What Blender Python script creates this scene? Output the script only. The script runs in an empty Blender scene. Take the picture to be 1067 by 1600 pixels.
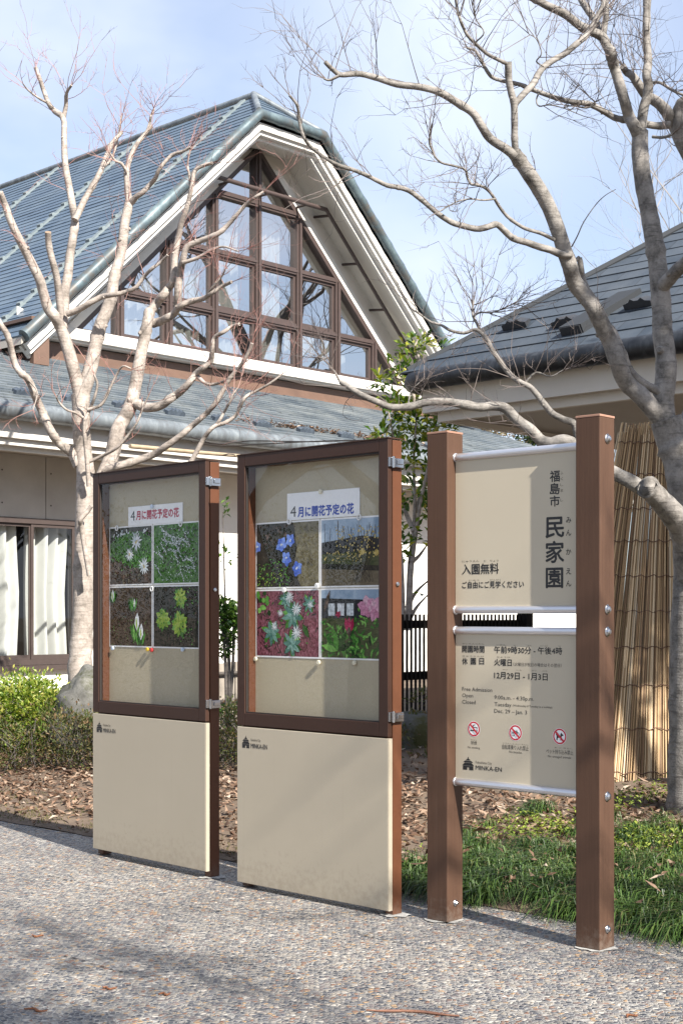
import bpy, math, random
from mathutils import Vector as V
sc = bpy.context.scene
R = math.radians

# ------------------------------------------------------------------ camera, sky, sun, exposure
F, CX, HZ, EYE = 2223.0, 533.5, 960.0, 1.4
cam_d = bpy.data.cameras.new('camera'); cam = bpy.data.objects.new('camera', cam_d)
sc.collection.objects.link(cam); sc.camera = cam
cam.location = (0, 0, EYE); cam.rotation_euler = (R(90), 0, 0)
cam_d.sensor_fit = 'HORIZONTAL'; cam_d.sensor_width = 24.0; cam_d.lens = 24.0 * F / 1067
cam_d.shift_y = (HZ - 800) / 1067; cam_d.clip_end = 2000; cam_d.clip_start = 0.05

SUN_EL = R(39.0); SUN_H = (0.583, -0.813)
w = bpy.data.worlds.new('World'); sc.world = w; w.use_nodes = True
nt = w.node_tree; nt.nodes.clear()
out = nt.nodes.new('ShaderNodeOutputWorld'); bg = nt.nodes.new('ShaderNodeBackground')
sky = nt.nodes.new('ShaderNodeTexSky'); sky.sky_type = 'NISHITA'; sky.sun_disc = False
sky.sun_elevation = SUN_EL; sky.sun_rotation = math.atan2(SUN_H[0], SUN_H[1]); sky.air_density = 1.0; sky.dust_density = 1.0; sky.ozone_density = 3.0
tc = nt.nodes.new('ShaderNodeTexCoord'); mp = nt.nodes.new('ShaderNodeMapping'); mp.inputs['Scale'].default_value = (1.0, 1.0, 2.2)
nz = nt.nodes.new('ShaderNodeTexNoise'); nz.inputs['Scale'].default_value = 3.0; nz.inputs['Detail'].default_value = 5; nz.inputs['Roughness'].default_value = 0.5
rp = nt.nodes.new('ShaderNodeValToRGB'); rp.color_ramp.elements[0].position = 0.46; rp.color_ramp.elements[0].color = (0.42, 0.42, 0.42, 1)
rp.color_ramp.elements[1].position = 0.72; rp.color_ramp.elements[1].color = (0.95, 0.95, 0.95, 1)
mx = nt.nodes.new('ShaderNodeMix'); mx.data_type = 'RGBA'; mx.inputs[7].default_value = (5.3, 5.75, 6.9, 1)
L = nt.links.new
vd = nt.nodes.new('ShaderNodeVectorMath'); vd.operation = 'DISTANCE'; vd.inputs[1].default_value = (0.075, 0.92, 0.385); L(tc.outputs['Generated'], vd.inputs[0])
cm = nt.nodes.new('ShaderNodeMapRange'); cm.interpolation_type = 'SMOOTHSTEP'; cm.inputs[1].default_value = 0.0; cm.inputs[2].default_value = 0.17; cm.inputs[3].default_value = 1.0; cm.inputs[4].default_value = 0.0; L(vd.outputs['Value'], cm.inputs[0])
cn = nt.nodes.new('ShaderNodeTexNoise'); cn.inputs['Scale'].default_value = 9.0; cn.inputs['Detail'].default_value = 6; L(tc.outputs['Generated'], cn.inputs['Vector'])
ck = nt.nodes.new('ShaderNodeMath'); ck.operation = 'MULTIPLY'; L(cm.outputs[0], ck.inputs[0]); L(cn.outputs['Fac'], ck.inputs[1])
c2 = nt.nodes.new('ShaderNodeMix'); c2.data_type = 'RGBA'; c2.inputs[7].default_value = (6.6, 7.0, 7.8, 1)
L(tc.outputs['Generated'], mp.inputs[0]); L(mp.outputs[0], nz.inputs['Vector']); L(nz.outputs['Fac'], rp.inputs[0])
L(rp.outputs[0], mx.inputs[0]); L(sky.outputs[0], mx.inputs[6]); L(ck.outputs[0], c2.inputs[0]); L(mx.outputs[2], c2.inputs[6]); L(c2.outputs[2], bg.inputs[0]); L(bg.outputs[0], out.inputs[0])
bg.inputs[1].default_value = 0.073
sd = bpy.data.lights.new('sun', 'SUN'); sun = bpy.data.objects.new('sun', sd); sc.collection.objects.link(sun)
sd.energy = 5.0; sd.angle = R(0.53); sd.color = (1.0, 0.94, 0.85)
sun.rotation_euler = V((SUN_H[0] * math.cos(SUN_EL), SUN_H[1] * math.cos(SUN_EL), math.sin(SUN_EL))).to_track_quat('Z', 'Y').to_euler()
sun.location = (10, -14, 14)
sc.view_settings.view_transform = 'Standard'; sc.view_settings.look = 'None'; sc.view_settings.gamma = 1
sc.view_settings.exposure = 1.38
sc.cycles.max_bounces = 8; sc.cycles.transparent_max_bounces = 12; sc.cycles.use_denoising = True

# ------------------------------------------------------------------ materials
def newmat(name):
    m = bpy.data.materials.new(name); m.use_nodes = True
    return m, m.node_tree, m.node_tree.nodes['Principled BSDF']
def node(nt, t, **k):
    n = nt.nodes.new(t)
    for a, b in k.items():
        if a.startswith('i_'): n.inputs[a[2:].replace('_', ' ')].default_value = b
        else: setattr(n, a, b)
    return n
def c4(c): return (c[0], c[1], c[2], 1)
def ramp(nt, stops, interp='LINEAR'):
    r = nt.nodes.new('ShaderNodeValToRGB'); cr = r.color_ramp; cr.interpolation = interp
    while len(cr.elements) < len(stops): cr.elements.new(0.5)
    for e, (p, c) in zip(cr.elements, stops): e.position = p; e.color = c4(c)
    return r
def coords(nt, kind='Object', scale=(1, 1, 1), rot=(0, 0, 0)):
    t = nt.nodes.new('ShaderNodeTexCoord'); m = nt.nodes.new('ShaderNodeMapping')
    m.inputs['Scale'].default_value = scale; m.inputs['Rotation'].default_value = rot
    nt.links.new(t.outputs[kind], m.inputs[0]); return m.outputs[0]
def pmat(name, c1, c2=None, scale=8, rough=0.6, bump=0.0, bscale=None, metallic=0.0, stretch=(1, 1, 1), coat=0.0, spec=0.5, kind='Object', detail=5):
    m, nt, b = newmat(name); L = nt.links.new
    b.inputs['Roughness'].default_value = rough; b.inputs['Metallic'].default_value = metallic
    b.inputs['Coat Weight'].default_value = coat; b.inputs['Specular IOR Level'].default_value = spec
    if c2 is None: c2 = tuple(x * 0.85 for x in c1)
    co = coords(nt, kind, stretch)
    n = node(nt, 'ShaderNodeTexNoise', i_Scale=scale, i_Detail=detail, i_Roughness=0.6); L(co, n.inputs['Vector'])
    r = ramp(nt, [(0.3, c1), (0.7, c2)]); L(n.outputs['Fac'], r.inputs[0]); L(r.outputs[0], b.inputs['Base Color'])
    if bump:
        n2 = node(nt, 'ShaderNodeTexNoise', i_Scale=bscale or scale * 4, i_Detail=4.0); L(co, n2.inputs['Vector'])
        bp = node(nt, 'ShaderNodeBump', i_Strength=bump, i_Distance=0.01); L(n2.outputs['Fac'], bp.inputs['Height']); L(bp.outputs[0], b.inputs['Normal'])
    return m
def island_mat(name, stops, rough=0.5, trans=0.0, spec=0.4):
    """colour picked per leaf (per mesh island)"""
    m, nt, b = newmat(name); L = nt.links.new
    g = node(nt, 'ShaderNodeNewGeometry'); r = ramp(nt, stops); L(g.outputs['Random Per Island'], r.inputs[0])
    b.inputs['Roughness'].default_value = rough; b.inputs['Specular IOR Level'].default_value = spec
    L(r.outputs[0], b.inputs['Base Color'])
    if trans:
        t = node(nt, 'ShaderNodeBsdfTranslucent'); mx = node(nt, 'ShaderNodeMixShader'); mx.inputs[0].default_value = trans
        hs = node(nt, 'ShaderNodeHueSaturation', i_Saturation=1.15, i_Value=1.5); L(r.outputs[0], hs.inputs['Color']); L(hs.outputs[0], t.inputs[0])
        L(b.outputs[0], mx.inputs[1]); L(t.outputs[0], mx.inputs[2]); L(mx.outputs[0], nt.nodes['Material Output'].inputs[0])
    return m
def weather(m, dirt, z0, z1, amt=.5):
    """splash dirt and faint run marks near the foot of a panel"""
    nt = m.node_tree; L = nt.links.new; b = nt.nodes['Principled BSDF']; src = b.inputs['Base Color'].links[0].from_socket
    t = nt.nodes.new('ShaderNodeTexCoord'); sp = node(nt, 'ShaderNodeSeparateXYZ'); L(t.outputs['Object'], sp.inputs[0])
    n = node(nt, 'ShaderNodeTexNoise', i_Scale=26.0, i_Detail=8.0, i_Roughness=0.75); L(t.outputs['Object'], n.inputs['Vector'])
    mr = node(nt, 'ShaderNodeMapRange'); mr.inputs[1].default_value = z0; mr.inputs[2].default_value = z1; mr.inputs[3].default_value = .22; mr.inputs[4].default_value = -.12; L(sp.outputs['Z'], mr.inputs[0])
    ad = node(nt, 'ShaderNodeMath', operation='ADD'); L(n.outputs['Fac'], ad.inputs[0]); L(mr.outputs[0], ad.inputs[1])
    st = nt.nodes.new('ShaderNodeMapping'); st.inputs['Scale'].default_value = (30, 30, .7); L(t.outputs['Object'], st.inputs[0])
    n2 = node(nt, 'ShaderNodeTexNoise', i_Scale=1.0, i_Detail=4.0); L(st.outputs[0], n2.inputs['Vector'])
    r1 = ramp(nt, [(.56, (0, 0, 0)), (.82, (amt, amt, amt))]); L(ad.outputs[0], r1.inputs[0]); r2 = ramp(nt, [(.62, (0, 0, 0)), (.90, (amt * .2,) * 3)]); L(n2.outputs['Fac'], r2.inputs[0])
    mxx = node(nt, 'ShaderNodeMath', operation='MAXIMUM'); L(r1.outputs[0], mxx.inputs[0]); L(r2.outputs[0], mxx.inputs[1])
    mx = node(nt, 'ShaderNodeMix', data_type='RGBA'); L(mxx.outputs[0], mx.inputs[0]); L(src, mx.inputs[6]); mx.inputs[7].default_value = c4(dirt); L(mx.outputs[2], b.inputs['Base Color'])
def glass_mat(name, refl, tint=(1, 1, 1), rough=0.0, bump=0.0):
    m, nt, b = newmat(name); L = nt.links.new; nt.nodes.remove(b)
    t = node(nt, 'ShaderNodeBsdfTransparent'); t.inputs[0].default_value = c4(tint)
    g = node(nt, 'ShaderNodeBsdfGlossy'); g.inputs['Roughness'].default_value = rough
    mx = node(nt, 'ShaderNodeMixShader'); lw = node(nt, 'ShaderNodeLayerWeight'); lw.inputs[0].default_value = 0.5
    mr = node(nt, 'ShaderNodeMapRange'); mr.inputs[3].default_value = refl; mr.inputs[4].default_value = min(1, refl * 3 + .2); mr.inputs[1].default_value = 0.4; mr.inputs[2].default_value = 1.0
    L(lw.outputs['Facing'], mr.inputs[0]); L(mr.outputs[0], mx.inputs[0])
    if bump:
        n = node(nt, 'ShaderNodeTexNoise', i_Scale=0.9, i_Detail=1.0); L(coords(nt), n.inputs['Vector'])
        bp = node(nt, 'ShaderNodeBump', i_Strength=bump, i_Distance=0.05); L(n.outputs['Fac'], bp.inputs['Height']); L(bp.outputs[0], g.inputs['Normal'])
    L(t.outputs[0], mx.inputs[1]); L(g.outputs[0], mx.inputs[2]); L(mx.outputs[0], nt.nodes['Material Output'].inputs[0])
    return m

M = {}
M['dark_brown'] = pmat('brown_powder_coat', (0.042, 0.020, 0.013), (0.037, 0.0175, 0.0115), 30, 0.45, 0.03, 400, spec=0.3)
M['side_brown'] = pmat('brown_metal', (0.095, 0.036, 0.017), (0.085, 0.032, 0.015), 20, 0.5, 0.03, 400, spec=0.3)
M['post_brown'] = pmat('wood_plastic_post', (0.080, 0.043, 0.027), (0.061, 0.032, 0.020), 9, 0.6, 0.12, 60, stretch=(14, 14, 0.35), spec=0.25)
weather(M['post_brown'], (.16, .125, .10), 0.0, .18, .6); weather(M['side_brown'], (.15, .11, .085), 0.0, .14, .5)
M['post_top'] = pmat('post_cap', (0.30, 0.17, 0.12), (0.24, 0.13, 0.09), 20, 0.6)
M['beige'] = pmat('beige_panel', (0.405, 0.355, 0.272), (0.385, 0.337, 0.257), 2.0, 0.38, 0.015, 250, spec=0.4)
M['beige_edge'] = pmat('beige_edge', (0.34, 0.30, 0.235), None, 5, 0.4)
weather(M['beige'], (.24, .195, .14), 0.0, .35, .55)
M['board'] = pmat('board_beige', (0.46, 0.405, 0.307), (0.445, 0.39, 0.295), 3, 0.42, 0.01, 300)
M['cloth_board'] = pmat('backboard_cloth', (0.42, 0.37, 0.26), (0.37, 0.325, 0.225), 160, 0.85, 0.2, 900)
M['alu'] = pmat('satin_aluminium', (0.72, 0.72, 0.74), (0.66, 0.66, 0.69), 40, 0.33, metallic=0.85, stretch=(0.3, 4, 4))
M['chrome'] = pmat('chrome', (0.46, 0.46, 0.47), (0.36, 0.36, 0.37), 20, 0.2, metallic=1.0)
M['black'] = pmat('black_print', (0.012, 0.012, 0.013), (0.015, 0.014, 0.014), 40, 0.45)
M['red'] = pmat('red_print', (0.52, 0.015, 0.03), (0.48, 0.012, 0.028), 40, 0.45)
M['white_print'] = pmat('white_print', (0.78, 0.78, 0.77), (0.74, 0.74, 0.73), 40, 0.45)
M['rubber_hole_black'] = pmat('gasket_hole_black', (0.02, 0.015, 0.013), None, 20, 0.6)
M['case_glass'] = glass_mat('case_glass', 0.055)
M['gable_glass'] = glass_mat('gable_glass', 0.70, (0.9, 0.93, 0.93), 0.0, 0.06)
M['win_glass'] = glass_mat('window_glass', 0.07, (0.92, 0.94, 0.93))
M['frame_brown'] = pmat('window_brown', (0.058, 0.040, 0.036), (0.048, 0.033, 0.030), 12, 0.5)
M['dark_frame'] = pmat('window_dark', (0.055, 0.040, 0.036), None, 12, 0.5)
M['flashing'] = pmat('copper_brown_flashing', (0.135, 0.080, 0.056), (0.10, 0.060, 0.043), 3, 0.55)
M['white_wall'] = pmat('white_stucco', (0.74, 0.725, 0.69), (0.66, 0.645, 0.61), 1.6, 0.85, 0.15, 90)
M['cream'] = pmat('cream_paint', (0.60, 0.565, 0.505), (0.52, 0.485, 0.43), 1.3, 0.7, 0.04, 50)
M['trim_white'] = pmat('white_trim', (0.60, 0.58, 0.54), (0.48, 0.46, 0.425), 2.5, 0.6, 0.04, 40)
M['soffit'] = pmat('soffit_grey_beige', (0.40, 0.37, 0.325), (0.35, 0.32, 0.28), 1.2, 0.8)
M['concrete'] = pmat('grey_concrete', (0.44, 0.42, 0.385), (0.36, 0.34, 0.31), 2.2, 0.85, 0.12, 60)
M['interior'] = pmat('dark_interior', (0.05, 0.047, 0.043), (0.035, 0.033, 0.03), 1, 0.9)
M['patina'] = None
def patina(name, a, b_, c, stretch):
    m, nt, b = newmat(name); L = nt.links.new
    co = coords(nt, 'Object', stretch); n = node(nt, 'ShaderNodeTexNoise', i_Scale=2.2, i_Detail=8.0, i_Roughness=0.7); L(co, n.inputs['Vector'])
    r = ramp(nt, [(0.28, a), (0.5, b_), (0.72, c)]); L(n.outputs['Fac'], r.inputs[0]); L(r.outputs[0], b.inputs['Base Color'])
    b.inputs['Roughness'].default_value = 0.45; b.inputs['Metallic'].default_value = 0.25
    return m
M['patina'] = patina('copper_patina', (0.085, 0.085, 0.085), (0.145, 0.165, 0.18), (0.25, 0.275, 0.285), (3, 3, 0.8))
M['patina_brown'] = patina('copper_verge', (0.10, 0.070, 0.045), (0.075, 0.105, 0.120), (0.17, 0.225, 0.235), (1.2, 1.2, 1.2))
M['dark_copper'] = patina('dark_gutter', (0.010, 0.011, 0.013), (0.020, 0.023, 0.028), (0.060, 0.066, 0.074), (7, 7, 0.4))
def slate(name, a, b_, lichen, brick_w, row, seedoff=0.0, amount=0.5, rough=0.42, spec=0.5):
    m, nt, b = newmat(name); L = nt.links.new
    co = coords(nt, 'UV')
    br = node(nt, 'ShaderNodeTexBrick'); br.offset = 0.5; br.inputs['Scale'].default_value = 1.0
    br.inputs['Brick Width'].default_value = brick_w; br.inputs['Row Height'].default_value = row; br.inputs['Mortar Size'].default_value = 0.004
    br.inputs['Color1'].default_value = c4(a); br.inputs['Color2'].default_value = c4(b_); br.inputs['Mortar'].default_value = (0.02, 0.022, 0.025, 1); br.inputs['Bias'].default_value = 0.0
    L(co, br.inputs['Vector'])
    n = node(nt, 'ShaderNodeTexNoise', i_Scale=1.3, i_Detail=9.0, i_Roughness=0.72); L(co, n.inputs['Vector'])
    r = ramp(nt, [(0.42, (0, 0, 0)), (0.72, (amount, amount, amount))]); L(n.outputs['Fac'], r.inputs[0])
    mx = node(nt, 'ShaderNodeMix', data_type='RGBA'); L(r.outputs[0], mx.inputs[0]); L(br.outputs['Color'], mx.inputs[6]); mx.inputs[7].default_value = c4(lichen)
    L(mx.outputs[2], b.inputs['Base Color']); b.inputs['Roughness'].default_value = rough; b.inputs['Specular IOR Level'].default_value = spec
    return m
M['slate_blue'] = slate('blue_slate', (0.052, 0.082, 0.122), (0.076, 0.112, 0.155), (0.14, 0.175, 0.20), 0.6, 0.16)
M['slate_low'] = slate('weathered_slate', (0.062, 0.080, 0.098), (0.115, 0.136, 0.155), (0.22, 0.235, 0.232), 0.5, 0.15, amount=0.7)
M['slate_grey'] = slate('grey_slate', (0.032, 0.043, 0.058), (0.058, 0.072, 0.090), (0.11, 0.122, 0.136), 0.55, 0.18, rough=0.62, spec=0.25)
def bark(name, a, b_, dark, bands=0.5):
    m, nt, b = newmat(name); L = nt.links.new
    co = coords(nt, 'Object'); n = node(nt, 'ShaderNodeTexNoise', i_Scale=9.0, i_Detail=10.0, i_Roughness=0.78); L(co, n.inputs['Vector'])
    r = ramp(nt, [(0.34, dark), (0.46, b_), (0.56, a), (0.72, tuple(min(1, x * 1.35) for x in a))]); L(n.outputs['Fac'], r.inputs[0])
    co2 = coords(nt, 'Object', (3, 3, 26)); n2 = node(nt, 'ShaderNodeTexNoise', i_Scale=2.0, i_Detail=4.0); L(co2, n2.inputs['Vector'])
    r2 = ramp(nt, [(0.60, (0, 0, 0)), (0.70, (bands, bands, bands))]); L(n2.outputs['Fac'], r2.inputs[0])
    mx = node(nt, 'ShaderNodeMix', data_type='RGBA'); L(r2.outputs[0], mx.inputs[0]); L(r.outputs[0], mx.inputs[6]); mx.inputs[7].default_value = c4(dark)
    L(mx.outputs[2], b.inputs['Base Color']); b.inputs['Roughness'].default_value = 0.8
    n3 = node(nt, 'ShaderNodeTexNoise', i_Scale=55.0, i_Detail=5.0, i_Roughness=0.7); L(co, n3.inputs['Vector']); ad = node(nt, 'ShaderNodeMath', operation='MULTIPLY_ADD'); L(n3.outputs['Fac'], ad.inputs[0]); ad.inputs[1].default_value = .7; L(n2.outputs['Fac'], ad.inputs[2])
    bp = node(nt, 'ShaderNodeBump', i_Strength=0.55, i_Distance=0.01); L(ad.outputs[0], bp.inputs['Height']); L(bp.outputs[0], b.inputs['Normal'])
    return m
M['bark_pale'] = bark('pale_maple_bark', (0.34, 0.295, 0.26), (0.25, 0.215, 0.187), (0.13, 0.11, 0.092), 0.6)
M['bark_grey'] = bark('grey_maple_bark', (0.225, 0.208, 0.19), (0.15, 0.138, 0.124), (0.055, 0.048, 0.042), 0.6)
M['bark_dark'] = bark('dark_bark', (0.11, 0.095, 0.085), (0.07, 0.06, 0.053), (0.05, 0.042, 0.036), 0.4)
M['bark_far'] = bark('far_bark', (0.20, 0.185, 0.18), (0.14, 0.13, 0.125), (0.10, 0.09, 0.085), 0.3)
M['cut_wood'] = pmat('cut_wood', (0.26, 0.19, 0.13), (0.16, 0.115, 0.075), 20, 0.8)
M['twig_red'] = pmat('red_twigs', (0.22, 0.085, 0.075), (0.26, 0.16, 0.13), 6, 0.6)
M['twig_grey'] = pmat('grey_twigs', (0.075, 0.060, 0.056), (0.12, 0.095, 0.085), 6, 0.7)
M['twig_far'] = pmat('far_twigs', (0.17, 0.165, 0.17), (0.20, 0.19, 0.19), 6, 0.7)
M['azalea'] = island_mat('azalea_leaves', [(0, (0.06, 0.11, 0.015)), (0.4, (0.13, 0.20, 0.025)), (0.75, (0.24, 0.29, 0.045)), (1, (0.33, 0.30, 0.08))], 0.5, 0.3)
M['low_hedge'] = island_mat('low_hedge_leaves', [(0, (0.035, 0.055, 0.012)), (0.4, (0.07, 0.085, 0.022)), (0.7, (0.12, 0.105, 0.035)), (1, (0.15, 0.085, 0.045))], 0.6, 0.2)
M['camellia'] = island_mat('camellia_leaves', [(0, (0.025, 0.06, 0.010)), (0.35, (0.06, 0.12, 0.018)), (0.65, (0.15, 0.21, 0.025)), (1, (0.36, 0.34, 0.05))], 0.3, 0.35, 0.55)
M['shrub'] = island_mat('shrub_leaves', [(0, (0.02, 0.055, 0.012)), (0.5, (0.05, 0.11, 0.02)), (1, (0.14, 0.22, 0.04))], 0.4, 0.25)
M['evergreen'] = island_mat('evergreen_leaves', [(0, (0.015, 0.035, 0.012)), (0.6, (0.04, 0.07, 0.02)), (1, (0.08, 0.11, 0.03))], 0.6, 0.15)
M['far_brown'] = island_mat('far_brown_leaves', [(0, (0.14, 0.115, 0.08)), (0.6, (0.22, 0.17, 0.11)), (1, (0.16, 0.17, 0.09))], 0.8, 0.2)
M['mondo'] = island_mat('mondo_blades', [(0, (0.014, 0.034, 0.007)), (0.45, (0.038, 0.082, 0.014)), (0.85, (0.085, 0.145, 0.03)), (0.95, (0.12, 0.13, 0.045)), (1, (0.22, 0.17, 0.09))], 0.45, 0.12, 0.4)
M['litter'] = island_mat('dry_leaves', [(0, (0.05, 0.028, 0.018)), (0.35, (0.12, 0.068, 0.042)), (0.7, (0.22, 0.14, 0.092)), (0.92, (0.30, 0.22, 0.16)), (1, (0.42, 0.35, 0.28))], 0.75, 0.15)
M['groundcover'] = island_mat('ground_sprigs', [(0, (0.06, 0.10, 0.015)), (0.5, (0.14, 0.19, 0.03)), (1, (0.26, 0.30, 0.05))], 0.55, 0.25)
M['moss'] = island_mat('moss_tufts', [(0, (0.05, 0.06, 0.012)), (0.6, (0.10, 0.10, 0.02)), (1, (0.16, 0.14, 0.035))], 0.8, 0.1)
def rockmat(name, stone, stone2, moss, amount):
    m, nt, b = newmat(name); L = nt.links.new
    co = coords(nt); n = node(nt, 'ShaderNodeTexNoise', i_Scale=5.0, i_Detail=9.0, i_Roughness=0.7); L(co, n.inputs['Vector'])
    r = ramp(nt, [(0.32, stone2), (0.52, stone), (0.62, tuple(x * 1.5 for x in stone))]); L(n.outputs['Fac'], r.inputs[0])
    n2 = node(nt, 'ShaderNodeTexNoise', i_Scale=2.6, i_Detail=7.0, i_Roughness=0.7); L(co, n2.inputs['Vector'])
    r2 = ramp(nt, [(0.50 - amount, (0, 0, 0)), (0.60 - amount, (1, 1, 1))]); L(n2.outputs['Fac'], r2.inputs[0])
    mx = node(nt, 'ShaderNodeMix', data_type='RGBA'); L(r2.outputs[0], mx.inputs[0]); L(r.outputs[0], mx.inputs[6]); mx.inputs[7].default_value = c4(moss)
    L(mx.outputs[2], b.inputs['Base Color']); b.inputs['Roughness'].default_value = 0.9
    bp = node(nt, 'ShaderNodeBump', i_Strength=0.6, i_Distance=0.03); L(n.outputs['Fac'], bp.inputs['Height']); L(bp.outputs[0], b.inputs['Normal'])
    return m
M['rock_pale'] = rockmat('lichened_rock', (0.115, 0.112, 0.10), (0.05, 0.048, 0.042), (0.045, 0.048, 0.018), 0.03)
M['rock_moss'] = rockmat('mossy_rock', (0.10, 0.098, 0.088), (0.045, 0.044, 0.038), (0.052, 0.050, 0.014), 0.04)
M['soil'] = pmat('garden_soil', (0.085, 0.058, 0.040), (0.15, 0.11, 0.075), 5, 0.95, 0.8, 40, detail=9)
M['bare_ground'] = pmat('bare_ground', (0.20, 0.17, 0.13), (0.15, 0.125, 0.09), 3, 0.95)
M['reed'] = island_mat('dry_reeds', [(0, (0.10, 0.052, 0.022)), (0.3, (0.27, 0.165, 0.075)), (0.7, (0.46, 0.32, 0.165)), (1, (0.56, 0.45, 0.30))], 0.6)
M['cord'] = pmat('brown_cord', (0.10, 0.05, 0.03), None, 30, 0.8)
M['fence_dark'] = pmat('dark_lattice', (0.007, 0.0055, 0.005), (0.011, 0.009, 0.008), 8, 0.7, stretch=(6, 6, 0.6), spec=0.15)  # shade over the dark slats is put into this near-black brown
M['fence_pale'] = pmat('grey_pickets', (0.30, 0.265, 0.225), (0.22, 0.19, 0.16), 6, 0.85, 0.2, 40, stretch=(6, 6, 0.5))
M['bamboo'] = pmat('bamboo', (0.36, 0.29, 0.20), (0.26, 0.20, 0.13), 10, 0.55)
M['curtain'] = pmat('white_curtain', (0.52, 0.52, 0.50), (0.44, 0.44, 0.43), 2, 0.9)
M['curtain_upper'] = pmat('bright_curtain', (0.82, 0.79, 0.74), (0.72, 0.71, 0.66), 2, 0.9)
M['mortar'] = pmat('pale_mortar', (0.40, 0.395, 0.375), (0.20, 0.195, 0.185), 45, 0.95, 0.3, 120)
M['bracket'] = pmat('black_bracket', (0.018, 0.019, 0.022), (0.03, 0.032, 0.036), 10, 0.45)
M['bracket_blue'] = pmat('blue_grey_bracket', (0.035, 0.045, 0.06), (0.075, 0.095, 0.12), 14, 0.5)
M['batten'] = pmat('pale_batten', (0.17, 0.20, 0.21), (0.11, 0.14, 0.15), 6, 0.6)
M['pin_white'] = pmat('white_plastic', (0.78, 0.78, 0.76), None, 30, 0.35)
M['pin_cream'] = pmat('cream_plastic', (0.68, 0.64, 0.48), None, 30, 0.35)
M['pin_blue'] = pmat('pale_blue_plastic', (0.55, 0.66, 0.80), None, 30, 0.35)
M['pin_yellow'] = pmat('yellow_plastic', (0.62, 0.42, 0.03), None, 30, 0.35)
M['pin_red'] = pmat('red_plastic', (0.50, 0.03, 0.03), None, 30, 0.35)
M['pine_orange'] = pmat('dry_catkin', (0.22, 0.085, 0.035), (0.14, 0.055, 0.025), 80, 0.9, 0.3, 300)
M['stick'] = pmat('dry_stick', (0.20, 0.095, 0.055), (0.13, 0.06, 0.04), 30, 0.8)
def pebbles():
    m, nt, b = newmat('exposed_aggregate'); L = nt.links.new
    co = coords(nt, 'Object')
    wn = node(nt, 'ShaderNodeTexNoise', i_Scale=30.0, i_Detail=2.0); L(co, wn.inputs['Vector'])
    va = node(nt, 'ShaderNodeVectorMath', operation='MULTIPLY_ADD'); L(wn.outputs['Color'], va.inputs[0]); va.inputs[1].default_value = (0.012, 0.012, 0.012); L(co, va.inputs[2])
    v1 = node(nt, 'ShaderNodeTexVoronoi', i_Scale=50.0, i_Randomness=0.95); v1.feature = 'F1'; L(va.outputs[0], v1.inputs['Vector'])
    v2 = node(nt, 'ShaderNodeTexVoronoi', i_Scale=50.0, i_Randomness=0.95); v2.feature = 'DISTANCE_TO_EDGE'; L(va.outputs[0], v2.inputs['Vector'])
    sp = node(nt, 'ShaderNodeSeparateColor'); L(v1.outputs['Color'], sp.inputs[0])
    r = ramp(nt, [(0.0, (0.042, 0.047, 0.060)), (0.16, (0.078, 0.081, 0.096)), (0.32, (0.135, 0.131, 0.131)), (0.46, (0.205, 0.188, 0.17)), (0.58, (0.13, 0.108, 0.108)), (0.68, (0.25, 0.222, 0.188)), (0.82, (0.29, 0.19, 0.105)), (0.88, (0.18, 0.098, 0.066)), (0.95, (0.40, 0.365, 0.32))], 'CONSTANT')
    L(sp.outputs[0], r.inputs[0])
    gr = node(nt, 'ShaderNodeTexNoise', i_Scale=140.0, i_Detail=3.0); L(co, gr.inputs['Vector'])
    gm = node(nt, 'ShaderNodeMix', data_type='RGBA', blend_type='OVERLAY'); gm.inputs[0].default_value = 0.35; L(r.outputs[0], gm.inputs[6]); L(gr.outputs['Fac'], gm.inputs[7])
    e = ramp(nt, [(0.035, (1, 1, 1)), (0.13, (0, 0, 0))]); L(v2.outputs['Distance'], e.inputs[0])
    # wear: mortar shows more in some broad patches
    n3 = node(nt, 'ShaderNodeTexNoise', i_Scale=1.1, i_Detail=5.0); L(co, n3.inputs['Vector'])
    pr = ramp(nt, [(0.35, (0.22, 0.212, 0.20)), (0.65, (0.40, 0.385, 0.355))]); L(n3.outputs['Fac'], pr.inputs[0])
    mx = node(nt, 'ShaderNodeMix', data_type='RGBA'); L(e.outputs[0], mx.inputs[0]); L(gm.outputs[2], mx.inputs[6]); L(pr.outputs[0], mx.inputs[7])
    L(mx.outputs[2], b.inputs['Base Color']); b.inputs['Roughness'].default_value = 0.5
    h = ramp(nt, [(0.0, (0, 0, 0)), (0.12, (0.55, 0.55, 0.55)), (0.4, (1, 1, 1))]); L(v2.outputs['Distance'], h.inputs[0])
    bp = node(nt, 'ShaderNodeBump', i_Strength=0.9, i_Distance=0.008); L(h.outputs[0], bp.inputs['Height']); L(bp.outputs[0], b.inputs['Normal'])
    return m
M['pebbles'] = pebbles()

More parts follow.
